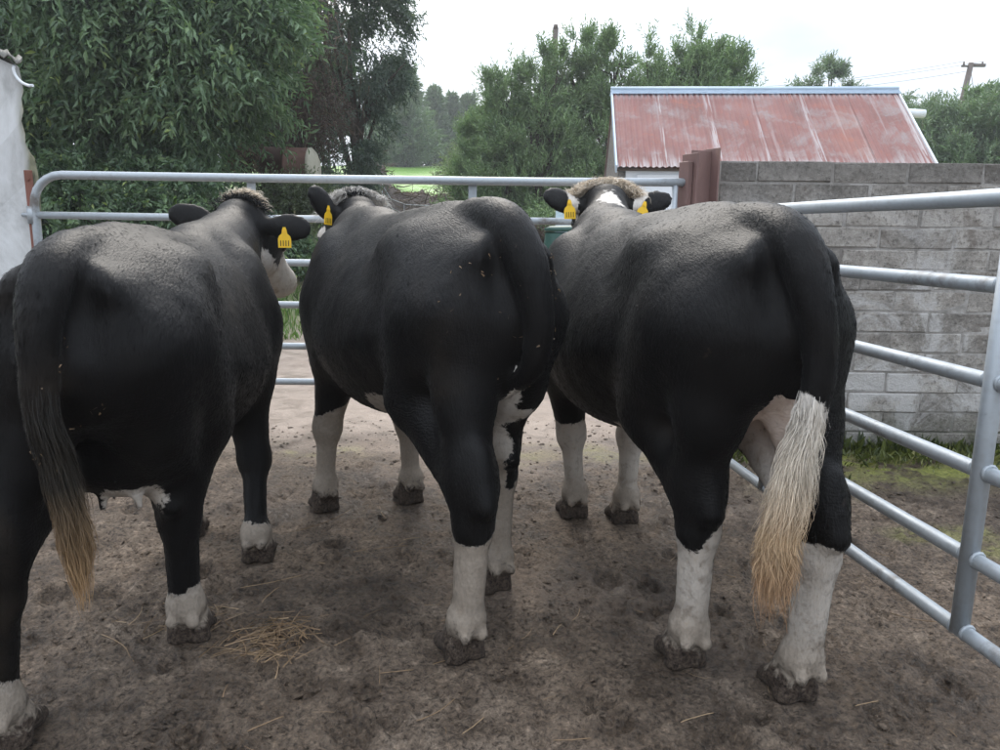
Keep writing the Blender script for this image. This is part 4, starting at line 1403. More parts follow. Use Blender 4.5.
def build_left_wall():
    o = empty('rendered_wall', (-2.66, 4.42, 0))
    tag(o, 'white rendered end wall of an outbuilding with a crumbling mossy edge', 'wall')
    edge = [(0.0, 0), (0.005, 0.6), (-0.004, 1.2), (0.004, 1.50), (0.0, 1.62), (-0.006, 1.70), (-0.03, 1.735), (-0.045, 1.78), (-0.038, 1.83), (-0.05, 1.90), (-0.032, 1.95), (-0.04, 2.02), (-0.025, 2.06), (-0.035, 2.12), (-0.045, 2.185)]
    prof = edge + [(-0.3, 2.30), (-1.9, 2.95), (-1.9, 0)]
    bm = bmesh.new()
    fr = [bm.verts.new((x, 0.012 * math.sin(z * 9) * (x > -0.2), z)) for x, z in prof]
    bk = [bm.verts.new((x - (0.235 if x > -0.2 else 0), 0.34, z + (0.095 if x > -0.2 and z > 2.15 else 0))) for x, z in prof]
    bm.faces.new(fr); bm.faces.new(bk[::-1])
    n = len(prof)
    for i in range(n):
        j = (i + 1) % n
        bm.faces.new((fr[j], fr[i], bk[i], bk[j]))
    bmesh.ops.recalc_face_normals(bm, faces=bm.faces[:])
    link_mesh('wall', bm_mesh('wall', bm), M['render'], o)
    # corrugated sheet lying on the sloping top
    nx, a = 90, 0.018
    xs = np.linspace(-1.95, 0.0, nx)
    V, Fc = [], []
    for k, dz in enumerate((0.0, 0.012)):
        for yy in (-0.05, 0.42):
            for x in xs - (0.27 if yy > 0 else 0):
                z = 2.185 + 0.41 * (-0.045 - x) + 0.012 + a * (math.sin(x * 2 * math.pi / 0.076) + 1) + dz
                V.append((x, yy, z))
    for i in range(nx - 1):
        b0, b1, t0, t1 = i, nx + i, 2 * nx + i, 3 * nx + i
        Fc += [(b0, b1, b1 + 1, b0 + 1), (t0, t0 + 1, t1 + 1, t1), (b0, b0 + 1, t0 + 1, t0), (b1, t1, t1 + 1, b1 + 1)]
    link_mesh('roof_sheet', np_mesh('roof_sheet', np.array(V), np.array(Fc), True), M['oldtin'], o)
    # red plate the gate hangs on
    bm = bmesh.new()
    bm_box(bm, (-0.066, -0.016, 0.35), (-0.022, -0.003, 1.63), 0.002, 1)
    for z in (1.58, 1.30, 0.6):
        tube(bm, [(-0.044, -0.016, z), (-0.044, -0.024, z)], 0.009, 8)
    link_mesh('hinge_plate', bm_mesh('hinge_plate', bm), M['redplate'], o)
    # bent overflow pipe
    pts = [(-0.060, -0.012, 2.19)] + [(-0.060 + 0.085 * (1 - math.cos(t)), -0.02, 2.175 - 0.075 * math.sin(t) - 0.01 * t) for t in np.linspace(0, 1.5, 8)] + [(0.045, -0.03, 2.085)]
    link_mesh('bent_pipe', tube_mesh('bent_pipe', pts, 0.008, 8), M['shedwhite'], o)


# ================================================================== red-roofed shed
def build_shed():
    s = empty('tin_roof_shed', (1.50, 10.0, 0), R(-4))
    tag(s, 'low whitewashed shed with a rusty red corrugated roof behind the wall', 'shed')
    L, run, ze, zr = 3.92, 1.42, 2.17, 3.31
    # walls
    bm = bmesh.new()
    bm_box(bm, (0.10, 0.10, 0), (L - 0.06, 0.32, ze - 0.03))
    link_mesh('wall', bm_mesh('wall', bm), M['shedwhite'], s)
    for x in (0.0, L - 0.28):
        bm = bmesh.new()
        pr = [(0.13, 0), (0.13, ze - 0.02), (run, zr - 0.06), (2 * run - 0.13, ze - 0.02), (2 * run - 0.13, 0)]
        a = [bm.verts.new((x, y, z)) for y, z in pr]; b = [bm.verts.new((x + 0.25, y, z)) for y, z in pr]
        bm.faces.new(a); bm.faces.new(b[::-1])
        for i in range(5):
            j = (i + 1) % 5
            bm.faces.new((a[j], a[i], b[i], b[j]))
        bmesh.ops.recalc_face_normals(bm, faces=bm.faces[:])
        link_mesh('gable', bm_mesh('gable', bm), M['stone'], s)
    bm = bmesh.new()
    bm_box(bm, (0.30, 0.075, 0.05), (0.92, 0.097, 1.98), 0.004, 1)
    dr = link_mesh('door', bm_mesh('door', bm), M['shedwhite'], s)
    bm = bmesh.new()
    for lo, hi in (((0.245, 0.06, 0), (0.297, 0.099, 2.06)), ((0.923, 0.06, 0), (0.985, 0.099, 2.06)), ((0.245, 0.062, 2.0), (0.985, 0.0985, 2.062))):
        bm_box(bm, lo, hi, 0.003, 1)
    link_mesh('door_frame', bm_mesh('door_frame', bm), M['shedwhite'], s)
    bm = bmesh.new()
    bm_box(bm, (-0.02, 0.05, ze - 0.060), (L + 0.02, 0.09, ze - 0.028), 0.003, 1)
    link_mesh('eave_board', bm_mesh('eave_board', bm), M['pole'], s)
    # corrugated sheets, front and back slope, each sheet its own piece
    pitch = math.atan2(zr - ze, run)
    sl = math.hypot(zr - ze, run) + 0.05
    ns = 6
    wid = L / ns
    def sheet(i):
        nu, nv = 86, 9
        u = np.linspace(-0.03, wid + 0.02, nu); v = np.linspace(0, sl, nv)
        U, Vv = np.meshgrid(u, v, indexing='ij')
        gu = U + i * wid
        w = 0.009 * np.sin(gu * 2 * np.pi / 0.076) + 0.003 * np.sin(Vv * 2.2 + i) + (0.004 if i % 2 else 0.0)
        P = np.stack([gu, Vv, w], -1).reshape(-1, 3)
        b = np.arange(nu - 1)[:, None] * nv + np.arange(nv - 1)[None]
        Fq = np.stack([b, b + nv, b + nv + 1, b + 1], -1).reshape(-1, 4)
        me = np_mesh('roof_sheet', P, Fq)
        seam = smooth(0.075, 0.01, np.abs(U - wid + 0.02)) * (0.4 + 0.6 * smooth(-0.2, 0.3, fbm(np.stack([gu * 0.7, Vv * 1.3], -1), 2, 61 + i)))
        ridge = smooth(0.22, 0.02, sl - Vv + 0.10 * fbm(np.stack([gu * 9, Vv * 0], -1), 2, 71))
        eave = 0.9 * smooth(0.28, 0.05, Vv + 0.12 * fbm(np.stack([gu * 7, Vv * 0], -1), 2, 73))
        add_attr(me, 'edge', np.clip(np.maximum(np.maximum(seam, ridge), eave), 0, 1).reshape(-1))
        return me
    for i in range(ns):
        me = sheet(i)
        o = link_mesh('roof_sheet', me, M['redroof'], s)
        o.location = (0, -0.05, ze - 0.02); o.rotation_euler = (pitch, 0, 0)
        o2 = link_mesh('roof_sheet', me, M['redroof'], s)
        o2.location = (L, 2 * run + 0.05, ze - 0.02); o2.rotation_euler = (pitch, 0, math.pi)
    # ridge cap, barge boards
    bm = bmesh.new()
    for sg in (-1, 1):
        vs = [bm.verts.new((x, run + sg * d, zr + 0.055 - d * math.tan(pitch))) for x in (-0.05, L + 0.05) for d in (0.0, 0.11)]
        bm.faces.new((vs[0], vs[2], vs[3], vs[1]))
    tube(bm, [(-0.05, run, zr + 0.05), (L + 0.05, run, zr + 0.05)], 0.028, 10)
    bmesh.ops.solidify(bm, geom=[f for f in bm.faces if len(f.verts) == 4 and abs(f.normal.x) < 0.5][:2], thickness=0.004)
    link_mesh('ridge_cap', bm_mesh('ridge_cap', bm), M['ridge'], s)
    for x in (-0.045, L + 0.022):
        bm = bmesh.new()
        bm_box(bm, (x, 0.0, -0.09), (x + 0.022, sl, 0.022), 0.002, 1)
        o = link_mesh('barge_board', bm_mesh('barge_board', bm), M['ridge'] if x < 0 else M['shedwhite'], s)
        o.location = (0, -0.05, ze - 0.02); o.rotation_euler = (pitch, 0, 0)
    bm = bmesh.new()
    tube(bm, [(L + 0.05, run - 0.05, zr - 0.28), (L + 0.42, run - 0.05, zr - 0.30)], 0.06, 12)
    link_mesh('vent_pipe', bm_mesh('vent_pipe', bm), M['shedwhite'], s)


# ================================================================== trees
def gz(x, y):
    return float(terrain_base(np.array([x]), np.array([y]))[0])


def limbs_mesh(name, base, top, r0, limbs):
    bm = bmesh.new()
    b, t = Vector(base), Vector(top)
    k = 7
    pts = [b.lerp(t, i / (k - 1)) + Vector((random.uniform(-1, 1), random.uniform(-1, 1), 0)) * r0 * 0.5 * (0 < i < k - 1) for i in range(k)]
    tube(bm, pts, [r0 * (1.25 if i == 0 else 1) * (1 - 0.80 * i / (k - 1)) for i in range(k)], 9)
    for (f, end, rr) in limbs:
        s = b.lerp(t, f); e = Vector(end)
        m = s.lerp(e, 0.5) + Vector((random.uniform(-0.2, 0.2), random.uniform(-0.2, 0.2), 0.25))
        tube(bm, [s, s.lerp(m, 0.5), m, m.lerp(e, 0.5), e], [rr, rr * 0.85, rr * 0.65, rr * 0.4, rr * 0.12], 6)
    return bm_mesh(name, bm)


def broadleaf(name, label, base, blobs, n_tw, leaf, mat, r0=0.12, per=13, twig=0.45, droop=0.55, shell=0.55, group=None, cat='tree', tint0=0.38, top=None, clump=0, csize=0.5):
    """blobs: list of (centre, radii, weight)."""
    root = empty(name, base)
    tag(root, label, cat, group)
    B = np.array(base, float)
    wts = np.array([b[2] for b in blobs], float); wts /= wts.sum()
    bi = RNG.choice(len(blobs), n_tw, p=wts)
    C = np.array([b[0] for b in blobs], float)[bi]; Rr = np.array([b[1] for b in blobs], float)[bi]
    d = RNG.normal(size=(n_tw, 3)); d /= np.linalg.norm(d, axis=1, keepdims=True)
    rad = RNG.uniform(shell, 1.0, n_tw) ** 0.7
    # clumping: keep twigs where a noise field is high so the crown has gaps
    P = C + d * Rr * rad[:, None]
    if clump > 0:
        nc = max(12, n_tw // clump)
        ci = RNG.integers(0, nc, n_tw)
        off = RNG.normal(size=(n_tw, 3)); off /= np.linalg.norm(off, axis=1, keepdims=True)
        off *= (RNG.uniform(0.15, 1, n_tw) ** 0.5)[:, None] * np.array([1, 1, 0.7]) * (RNG.uniform(0.6, 1.3, nc)[ci] * csize * np.clip(Rr[ci][:, 0] / 0.8, 0.22, 1.0))[:, None]
        d = d[ci] * 0.5 + off
        P = P[ci] + off; Rr = Rr[ci]
        d /= np.linalg.norm(d, axis=1, keepdims=True)
    keep = fbm(P * 1.15, 2, 5 + int(abs(B[0]) * 7)) > RNG.uniform(-0.45, 0.16, n_tw)
    P, d, Rr = P[keep], d[keep], Rr[keep]
    m = len(P)
    td = d * np.array([1, 1, 0.5]) + RNG.normal(0, 0.35, (m, 3)) + np.array([0, 0, -droop])
    td /= np.linalg.norm(td, axis=1, keepdims=True)
    tl = RNG.uniform(0.6, 1.25, m) * twig
    u = (np.arange(per) + 0.5) / per
    pos = P[:, None] + td[:, None] * (tl[:, None] * u[None])[..., None] + np.array([0, 0, -1]) * (tl[:, None] * u[None] ** 2 * 0.25 * droop)[..., None]
    sidev = np.cross(td, RNG.normal(size=(m, 3))); sidev /= np.linalg.norm(sidev, axis=1, keepdims=True)
    sgn = np.where(np.arange(per) % 2 == 0, 1.0, -1.0)
    ld = td[:, None] * 0.65 + sidev[:, None] * sgn[None, :, None] * 0.75 + RNG.normal(0, 0.25, (m, per, 3)) + np.array([0, 0, -0.35 * droop])
    pos = pos.reshape(-1, 3) + RNG.normal(0, 0.012, (m * per, 3))
    ln = RNG.uniform(0.7, 1.25, m * per) * leaf[0]
    tint = np.clip(np.repeat(RNG.normal(tint0, 0.16, m), per) + RNG.normal(0, 0.10, m * per), 0, 1)
    tint = np.where(RNG.random(m * per) < 0.012, 0.97, tint)
    me = leaves_mesh('crown', pos - B, ld.reshape(-1, 3), ln, ln * leaf[1], tint)
    link_mesh('crown', me, M[mat], root)
    lim = []
    for (c, rr, w) in blobs:
        for _ in range(3):
            e = np.array(c) + RNG.uniform(-0.65, 0.65, 3) * np.array(rr) - B
            lim.append((random.uniform(0.25, 0.9), tuple(e), r0 * random.uniform(0.25, 0.5)))
    tp = top if top is not None else tuple(np.average([b[0] for b in blobs], axis=0, weights=wts) + np.array([0, 0, 0.3]))
    link_mesh('trunk', limbs_mesh('trunk', (0, 0, -0.15), tuple(np.array(tp) - B), r0, lim), M['bark'], root)
    return root


def conifer(name, label, base, height, radius, n_pl, mat, per=26, blade=(0.15, 0.20), upward=0.75, taper=0.8, r0=0.10, group=None, lo=0.05, tint0=0.42, leaders=3, lean=(0, 0), stems=None):
    root = empty(name, base)
    tag(root, label, 'tree', group)
    t = RNG.uniform(lo, 1.0, n_pl) ** 0.85
    az = RNG.uniform(0, 2 * np.pi, n_pl)
    ph = RNG.uniform(0, 6.28, 4)
    lob = 1 + 0.22 * np.sin(az * 3 + ph[0] + t * 7) + 0.14 * np.sin(az * 5 + ph[1] - t * 11)
    prof = np.minimum(1.0, 0.45 + 2.2 * t) * (1 - t) ** taper * (1 + 0.35 * (1 - taper)) + 0.02
    rr = radius * prof * lob * RNG.uniform(0.55, 1.12, n_pl)
    rr = np.maximum(rr, 0.06)
    out = np.stack([np.cos(az), np.sin(az), np.zeros(n_pl)], -1)
    cx = np.array([lean[0], lean[1], 0])
    p0 = np.stack([0 * t, 0 * t, t * height], -1) + out * (rr * 0.25)[:, None] + cx * t[:, None]
    dr = out + np.array([0, 0, 1.0]) * (upward * RNG.uniform(0.6, 1.3, n_pl) + 0.6 * t)[:, None]
    dr /= np.linalg.norm(dr, axis=1, keepdims=True)
    pl = rr * 0.95 + 0.10
    if leaders:
        k = 5 * leaders
        p0 = np.vstack([p0, np.stack([RNG.normal(0, radius * 0.16, k), RNG.normal(0, radius * 0.16, k), height * RNG.uniform(0.78, 0.97, k)], -1) + cx])
        dr = np.vstack([dr, np.stack([RNG.normal(0, 0.22, k) + 0.16, RNG.normal(0, 0.2, k), np.ones(k)], -1)])
        dr /= np.linalg.norm(dr, axis=1, keepdims=True)
        pl = np.concatenate([pl, RNG.uniform(0.08, 0.16, k) * height * 0.6])
        n_pl += k
    if stems:
        st = np.array(stems, float)[RNG.integers(0, len(stems), n_pl)]
        p0[:, 2] *= st[:, 2]
        p0[:, 0] += st[:, 0] * (0.3 + 0.7 * p0[:, 2] / height); p0[:, 1] += st[:, 1]
        pl = pl * 0.85
    u = RNG.random((n_pl, per)) ** 0.8
    bend = np.array([0.10, 0, 0.10])
    pos = p0[:, None] + dr[:, None] * (pl[:, None] * u)[..., None] + bend * (pl[:, None] * u ** 2)[..., None]
    spread = (0.16 * pl[:, None] * (1 - u) + 0.03)[..., None]
    off = RNG.normal(size=(n_pl, per, 3))
    pos = pos + off * spread * 0.6
    ld = dr[:, None] * 1.1 + off * 0.5 + RNG.normal(0, 0.2, (n_pl, per, 3))
    N_ = n_pl * per
    ln = RNG.uniform(0.6, 1.3, N_) * blade[0]
    tint = np.clip(np.repeat(RNG.normal(tint0, 0.15, n_pl), per) + RNG.normal(0, 0.08, N_), 0, 1)
    me = leaves_mesh('crown', pos.reshape(-1, 3), ld.reshape(-1, 3), ln, ln * blade[1], tint)
    link_mesh('crown', me, M[mat], root)
    lim = []
    for _ in range(10):
        f = random.uniform(0.1, 0.8); a = random.uniform(0, 6.28)
        q = radius * (1 - f) * 0.7
        lim.append((f, (q * math.cos(a), q * math.sin(a), f * height + q * upward), r0 * 0.22))
    link_mesh('trunk', limbs_mesh('trunk', (0, 0, -0.15), (lean[0], lean[1], height * 0.97), r0, lim), M['bark'], root)
    return root


def build_trees():
    # big dark broadleaf on the left
    broadleaf('broadleaf_tree', 'huge dark broadleaf tree overhanging the white rendered wall', (-5.6, 12.2, gz(-5.6, 12.2)),
              [((-5.4, 11.8, 5.2), (2.5, 2.2, 2.3), 3), ((-4.3, 11.0, 3.55), (1.45, 1.2, 1.3), 1.3), ((-6.6, 11.0, 3.7), (1.7, 1.4, 1.5), 1.5), ((-5.5, 10.6, 4.6), (1.9, 1.3, 1.4), 1.6), ((-4.0, 11.3, 5.0), (1.0, 1.0, 1.5), 1.0)],
              15500, (0.135, 0.34), 'leaf_dark', 0.24, per=10, twig=0.48, droop=0.8, shell=0.45, clump=85, csize=0.52)
    broadleaf('broadleaf_tree', 'dark broadleaf tree standing behind the corrugated edge of the white wall', (-9.2, 12.6, gz(-9.2, 12.6)),
              [((-8.6, 12.2, 4.4), (2.2, 2.0, 2.6), 3), ((-7.7, 11.2, 3.1), (1.3, 1.1, 1.1), 1)], 6000, (0.135, 0.34), 'leaf_dark', 0.2, per=10, twig=0.48, droop=0.8, shell=0.4, clump=85, csize=0.5)
    for x, y, lb in [(-9.5, 18.0, 'dark hedge tree far behind the white wall'), (-7.2, 18.5, 'dark hedge tree behind the huge broadleaf tree'), (-5.0, 18.2, 'dark hedge tree behind the rusty tank')]:
        g = gz(x, y)
        broadleaf('hedge_tree', lb, (x, y, g), [((x, y, g + 1.6), (1.5, 0.9, 1.7), 2), ((x + 0.3, y, g + 3.0), (1.2, 0.8, 1.2), 1)], 3000, (0.16, 0.40), 'leaf_dark', 0.12, per=10, twig=0.4, droop=0.5, shell=0.2, clump=60, csize=0.5, group='hedge trees on the bank', tint0=0.28)
    # lighter open tree beside it
    broadleaf('open_tree', 'tall open grey-green tree with sky showing through its crown, right of the dead one', (-2.95, 16.0, gz(-2.95, 16.0)),
              [((-3.1, 15.8, 5.6), (1.25, 1.2, 1.4), 2.2), ((-2.35, 15.8, 4.9), (0.85, 0.9, 0.95), 1.2), ((-2.95, 15.5, 3.6), (0.62, 0.7, 1.1), 1.1), ((-3.9, 15.9, 6.2), (0.9, 1.0, 1.2), 1.0), ((-3.05, 15.4, 2.65), (0.55, 0.6, 0.7), 0.8)],
              5200, (0.11, 0.30), 'leaf_grey', 0.15, per=11, twig=0.38, droop=0.5, shell=0.25, clump=55, csize=0.34)
    # brown dead one between the two
    root = broadleaf('dead_tree', 'dead tree with brown withered twigs between the dark and the open tree', (-3.75, 14.2, gz(-3.75, 14.2)),
                     [((-3.55, 13.9, 4.6), (0.50, 0.5, 1.0), 1), ((-3.30, 13.8, 3.45), (0.55, 0.5, 0.7), 1.2), ((-3.75, 13.9, 3.0), (0.4, 0.4, 0.6), 0.6)], 900, (0.085, 0.22), 'leaf_dead', 0.10, per=10, twig=0.40, droop=0.8, shell=0.2)
    n = 420
    c = np.stack([RNG.normal(0.25, 0.38, n), RNG.normal(-0.25, 0.3, n), RNG.uniform(1.3, 4.2, n)], -1)
    dd = RNG.normal(size=(n, 3)) + np.array([0.2, -0.3, 0.1]); dd /= np.linalg.norm(dd, axis=1, keepdims=True)
    u = np.linspace(0, 1, 6)[None, :, None]
    Lt = RNG.uniform(0.3, 0.8, (n, 1, 1))
    Pt = c[:, None] + dd[:, None] * Lt * u + np.array([0, 0, -0.45]) * Lt * u ** 2 + 0.03 * np.sin(u * 7 + RNG.uniform(0, 6, (n, 1, 1)))
    me = ribbons_mesh('twigs', Pt, RNG.uniform(0.010, 0.020, n), attrs={'tint': np.clip(RNG.normal(0.75, 0.15, n), 0, 1)})
    link_mesh('twigs', me, M['leaf_dead'], root)

    # undergrowth in front of the trunks on the left bank
    ug = [(-6.9, 9.9, 0.95, 'dark ivy-like shrub on the bank, next to the white wall'), (-5.5, 10.0, 1.0, 'dark shrub filling the bank below the huge broadleaf tree'),
          (-4.3, 10.2, 0.95, 'dark shrub on the bank below the drooping branches, left of the rusty tank'), (-3.5, 10.9, 0.34, 'small dark leafy shrub at the right foot of the bank')]
    for x, y, r, lab in ug:
        g = gz(x, y)
        broadleaf('shrub', lab, (x, y, g), [((x, y, g + r * 0.95), (r * 1.05, r * 0.8, r * 1.05), 2), ((x + 0.4, y + 0.2, g + r * 0.5), (r, r * 0.7, r * 0.6), 1)],
                  1900, (0.085, 0.5), 'leaf_dark', 0.05, per=9, twig=0.26, droop=0.35, shell=0.3, group='dark shrubs on the bank', cat='shrub', tint0=0.30)
    g = gz(-3.55, 12.7)
    broadleaf('shrub', 'low olive-green shrub growing right in front of the rusty tank', (-3.55, 12.7, g), [((-3.6, 12.7, g + 0.36), (0.62, 0.35, 0.40), 2), ((-3.0, 12.8, g + 0.10), (0.40, 0.3, 0.35), 1)], 1300, (0.07, 0.4), 'leaf_bush', 0.04, per=9, twig=0.22, droop=0.1, shell=0.2, cat='shrub', tint0=0.45)
    # rusty dead shrub left of the tank
    broadleaf('shrub', 'rust-brown withered shrub beside the rusty tank', (-4.3, 13.3, gz(-4.3, 13.3)), [((-4.3, 13.2, gz(-4.3, 13.2) + 0.75), (0.30, 0.3, 0.40), 1)], 420, (0.08, 0.4), 'leaf_dead', 0.04, per=9, twig=0.22, droop=0.5, shell=0.2, cat='shrub', tint0=0.75)
    # conifer and small far conifers beyond the field
    conifer('conifer', 'broad green conifer standing at the back of the grass field', (-7.3, 58, gz(-7.3, 58) - 0.8), 7.4, 2.6, 760, 'leaf_far', 26, (0.45, 0.26), 0.35, 0.85, 0.2)
    for k, (x, y, h, r) in enumerate([(-5.6, 64, 6.2, 1.9), (-4.3, 66, 6.0, 1.7), (-2.9, 65, 5.8, 1.7), (-1.2, 66, 5.0, 1.8), (-9.8, 64, 6.2, 2.2), (0.8, 65, 5.0, 1.9)]):
        conifer('far_conifer', 'small hazy conifer in the tree line far beyond the field', (x, y, gz(x, y) - 1.1), h + 0.8, r, 340, 'leaf_far', 20, (0.52, 0.28), 0.2, 0.95, 0.12, group='conifers beyond the field')
    # pale bush and hedge bushes
    for x, y, r, h, mat, lab in [(-1.25, 27.8, 1.20, 1.25, 'leaf_bush', 'pale yellow-green bush at the edge of the grass field'), (0.35, 27.6, 1.15, 1.15, 'leaf_bush', 'grey-green bush between the pale bush and the feathery conifers'),
                                 (1.25, 16.4, 0.80, 0.85, 'leaf_conifer', 'low dark bush at the foot of the feathery conifers'), (2.0, 14.6, 0.7, 0.85, 'leaf_conifer', 'low dark bush next to the white shed wall'), (0.45, 15.6, 0.6, 0.55, 'leaf_dead', 'low brown bramble bush under the conifers')]:
        g = gz(x, y)
        broadleaf('bush', lab, (x, y, g), [((x, y, g + h), (r, r * 0.8, h * 0.95), 2), ((x + 0.3, y - 0.2, g + h * 0.6), (r * 0.9, r * 0.7, h * 0.6), 1)], 1900, (0.085, 0.42), mat, 0.05, per=9, twig=0.28, droop=0.1, shell=0.25, cat='bush', tint0=0.48)
    # feathery leylandii behind the shed
    ley = [(0.15, 20.4, 4.75, 0.62, 0.5), (0.95, 20.2, 5.1, 0.80, 0.4), (1.75, 20.8, 5.9, 0.80, 0.45), (2.75, 20.2, 5.75, 0.95, 0.42), (3.75, 20.6, 5.6, 0.95, 0.42), (4.75, 20.3, 5.95, 0.95, 0.40), (5.75, 20.7, 5.4, 0.95, 0.42), (-0.45, 21.5, 3.6, 0.7, 0.5)]
    labs = ['thin sparse conifer at the left end of the feathery row', 'feathery conifer with the wooden pole rising behind it', 'tall feathery conifer right of the wooden pole', 'feathery conifer rising behind the left gable of the shed',
            'feathery conifer behind the shed ridge, shorter than both its neighbours', 'tallest feathery conifer behind the red roof', 'feathery conifer at the right end of the row behind the red roof', 'low feathery conifer beside the pale bush']
    for (x, y, h, r, tp), lb in zip(ley, labs):
        g = gz(x, y)
        R_ = r * 1.3
        bl = [((x, y, g + h * 0.26), (R_ * 1.15, R_ * 0.8, h * 0.27), 2.2), ((x + 0.1, y, g + h * 0.52), (R_ * 0.95, R_ * 0.7, h * 0.22), 1.6), ((x + random.uniform(-0.15, 0.15), y, g + h * 0.74), (R_ * 0.48, R_ * 0.40, h * 0.16), 0.8), ((x + random.uniform(-0.1, 0.25), y, g + h * 0.90), (R_ * 0.20, R_ * 0.2, h * 0.10), 0.30),
              ((x + random.uniform(-0.5, -0.2) * R_, y, g + h * random.uniform(0.80, 0.88)), (R_ * 0.15, R_ * 0.15, h * 0.08), 0.18), ((x + random.uniform(0.2, 0.55) * R_, y, g + h * random.uniform(0.78, 0.92)), (R_ * 0.15, R_ * 0.15, h * 0.08), 0.18),
              ((x + random.choice((-1, 1)) * R_ * 0.55, y, g + h * random.uniform(0.66, 0.78)), (R_ * 0.28, R_ * 0.3, h * 0.10), 0.3)]
        broadleaf('feathery_conifer', lb, (x, y, g - 0.1), bl, 3600, (0.125, 0.26), 'leaf_conifer', 0.10, per=13, twig=0.42, droop=-0.75, shell=0.45, group='feathery conifers behind the shed', clump=26, csize=0.30, tint0=0.45, top=(x + 0.05, y, g + h * 0.9))
    # thin spruce tops behind the roof
    for x, y, h, r, lb in [(11.6, 30, 5.3, 1.0, 'slender conifer top showing above the middle of the red roof'), (12.6, 30.5, 5.6, 0.95, 'tallest slender conifer top above the red roof'), (13.6, 31, 4.7, 0.9, 'short bushy conifer top above the red roof'),
                           (15.6, 31, 4.5, 0.7, 'narrow conifer tip just above the ridge'), (16.6, 31, 4.3, 0.9, 'dark conifer tip above the right end of the ridge')]:
        g = gz(x, y)
        bl = [((x, y, g + h * 0.45), (r * 1.1, r, h * 0.30), 1.2), ((x + 0.05, y, g + h * 0.74), (r * 0.55, r * 0.5, h * 0.15), 0.7), ((x, y, g + h * 0.90), (r * 0.22, r * 0.22, h * 0.10), 0.35)]
        broadleaf('slender_conifer', lb, (x, y, g), bl, 900, (0.17, 0.26), 'leaf_far', 0.09, per=11, twig=0.42, droop=-0.35, shell=0.3, group='conifer tops above the roof', clump=20, csize=0.34, tint0=0.6, top=(x, y, g + h * 0.95))
    # pale bushy hedge on the right
    HL = ['pale hedge conifer just right of the shed gable', 'pale hedge conifer right below the leaning pole', 'broad pale hedge conifer between the leaning pole and the hurdle', 'broad pale hedge conifer behind the steel hurdle', 'broad pale hedge conifer at the far end of the hedge', 'low pale hedge conifer hidden behind the shed roof']
    for k, (x, y, h, r) in enumerate([(12.9, 24.5, 4.3, 1.35), (14.3, 23.6, 4.7, 1.5), (15.9, 24.2, 4.8, 1.6), (17.5, 23.8, 4.9, 1.6), (19.2, 24.6, 4.8, 1.6), (11.6, 24.8, 3.7, 1.2)]):
        g = gz(x, y); h = h - 0.55
        bl = [((x, y, g + h * 0.35), (r * 1.1, r * 0.8, h * 0.36), 2.0), ((x + 0.2, y, g + h * 0.66), (r * 0.85, r * 0.7, h * 0.26), 1.3), ((x + random.uniform(-0.5, 0.5), y, g + h * 0.88), (r * 0.4, r * 0.4, h * 0.11), 0.4)]
        broadleaf('hedge_conifer', HL[k], (x, y, g), bl, 2600, (0.16, 0.26), 'leaf_far', 0.12, per=12, twig=0.50, droop=-0.6, shell=0.45, group='hedge conifers right of the shed', clump=28, csize=0.40, tint0=0.55, top=(x, y, g + h * 0.9))
    for x, y, h, r in [(17.3, 29.0, 4.3, 0.95), (18.2, 29.5, 4.5, 0.95), (20.4, 30, 4.2, 1.1), (21.6, 31, 4.5, 1.1)]:
        conifer('spruce', 'pointed dark spruce rising behind the hedge conifers', (x, y, gz(x, y)), h, r, 300, 'leaf_conifer', 24, (0.26, 0.24), 0.15, 0.95, 0.09, group='spruces behind the hedge')


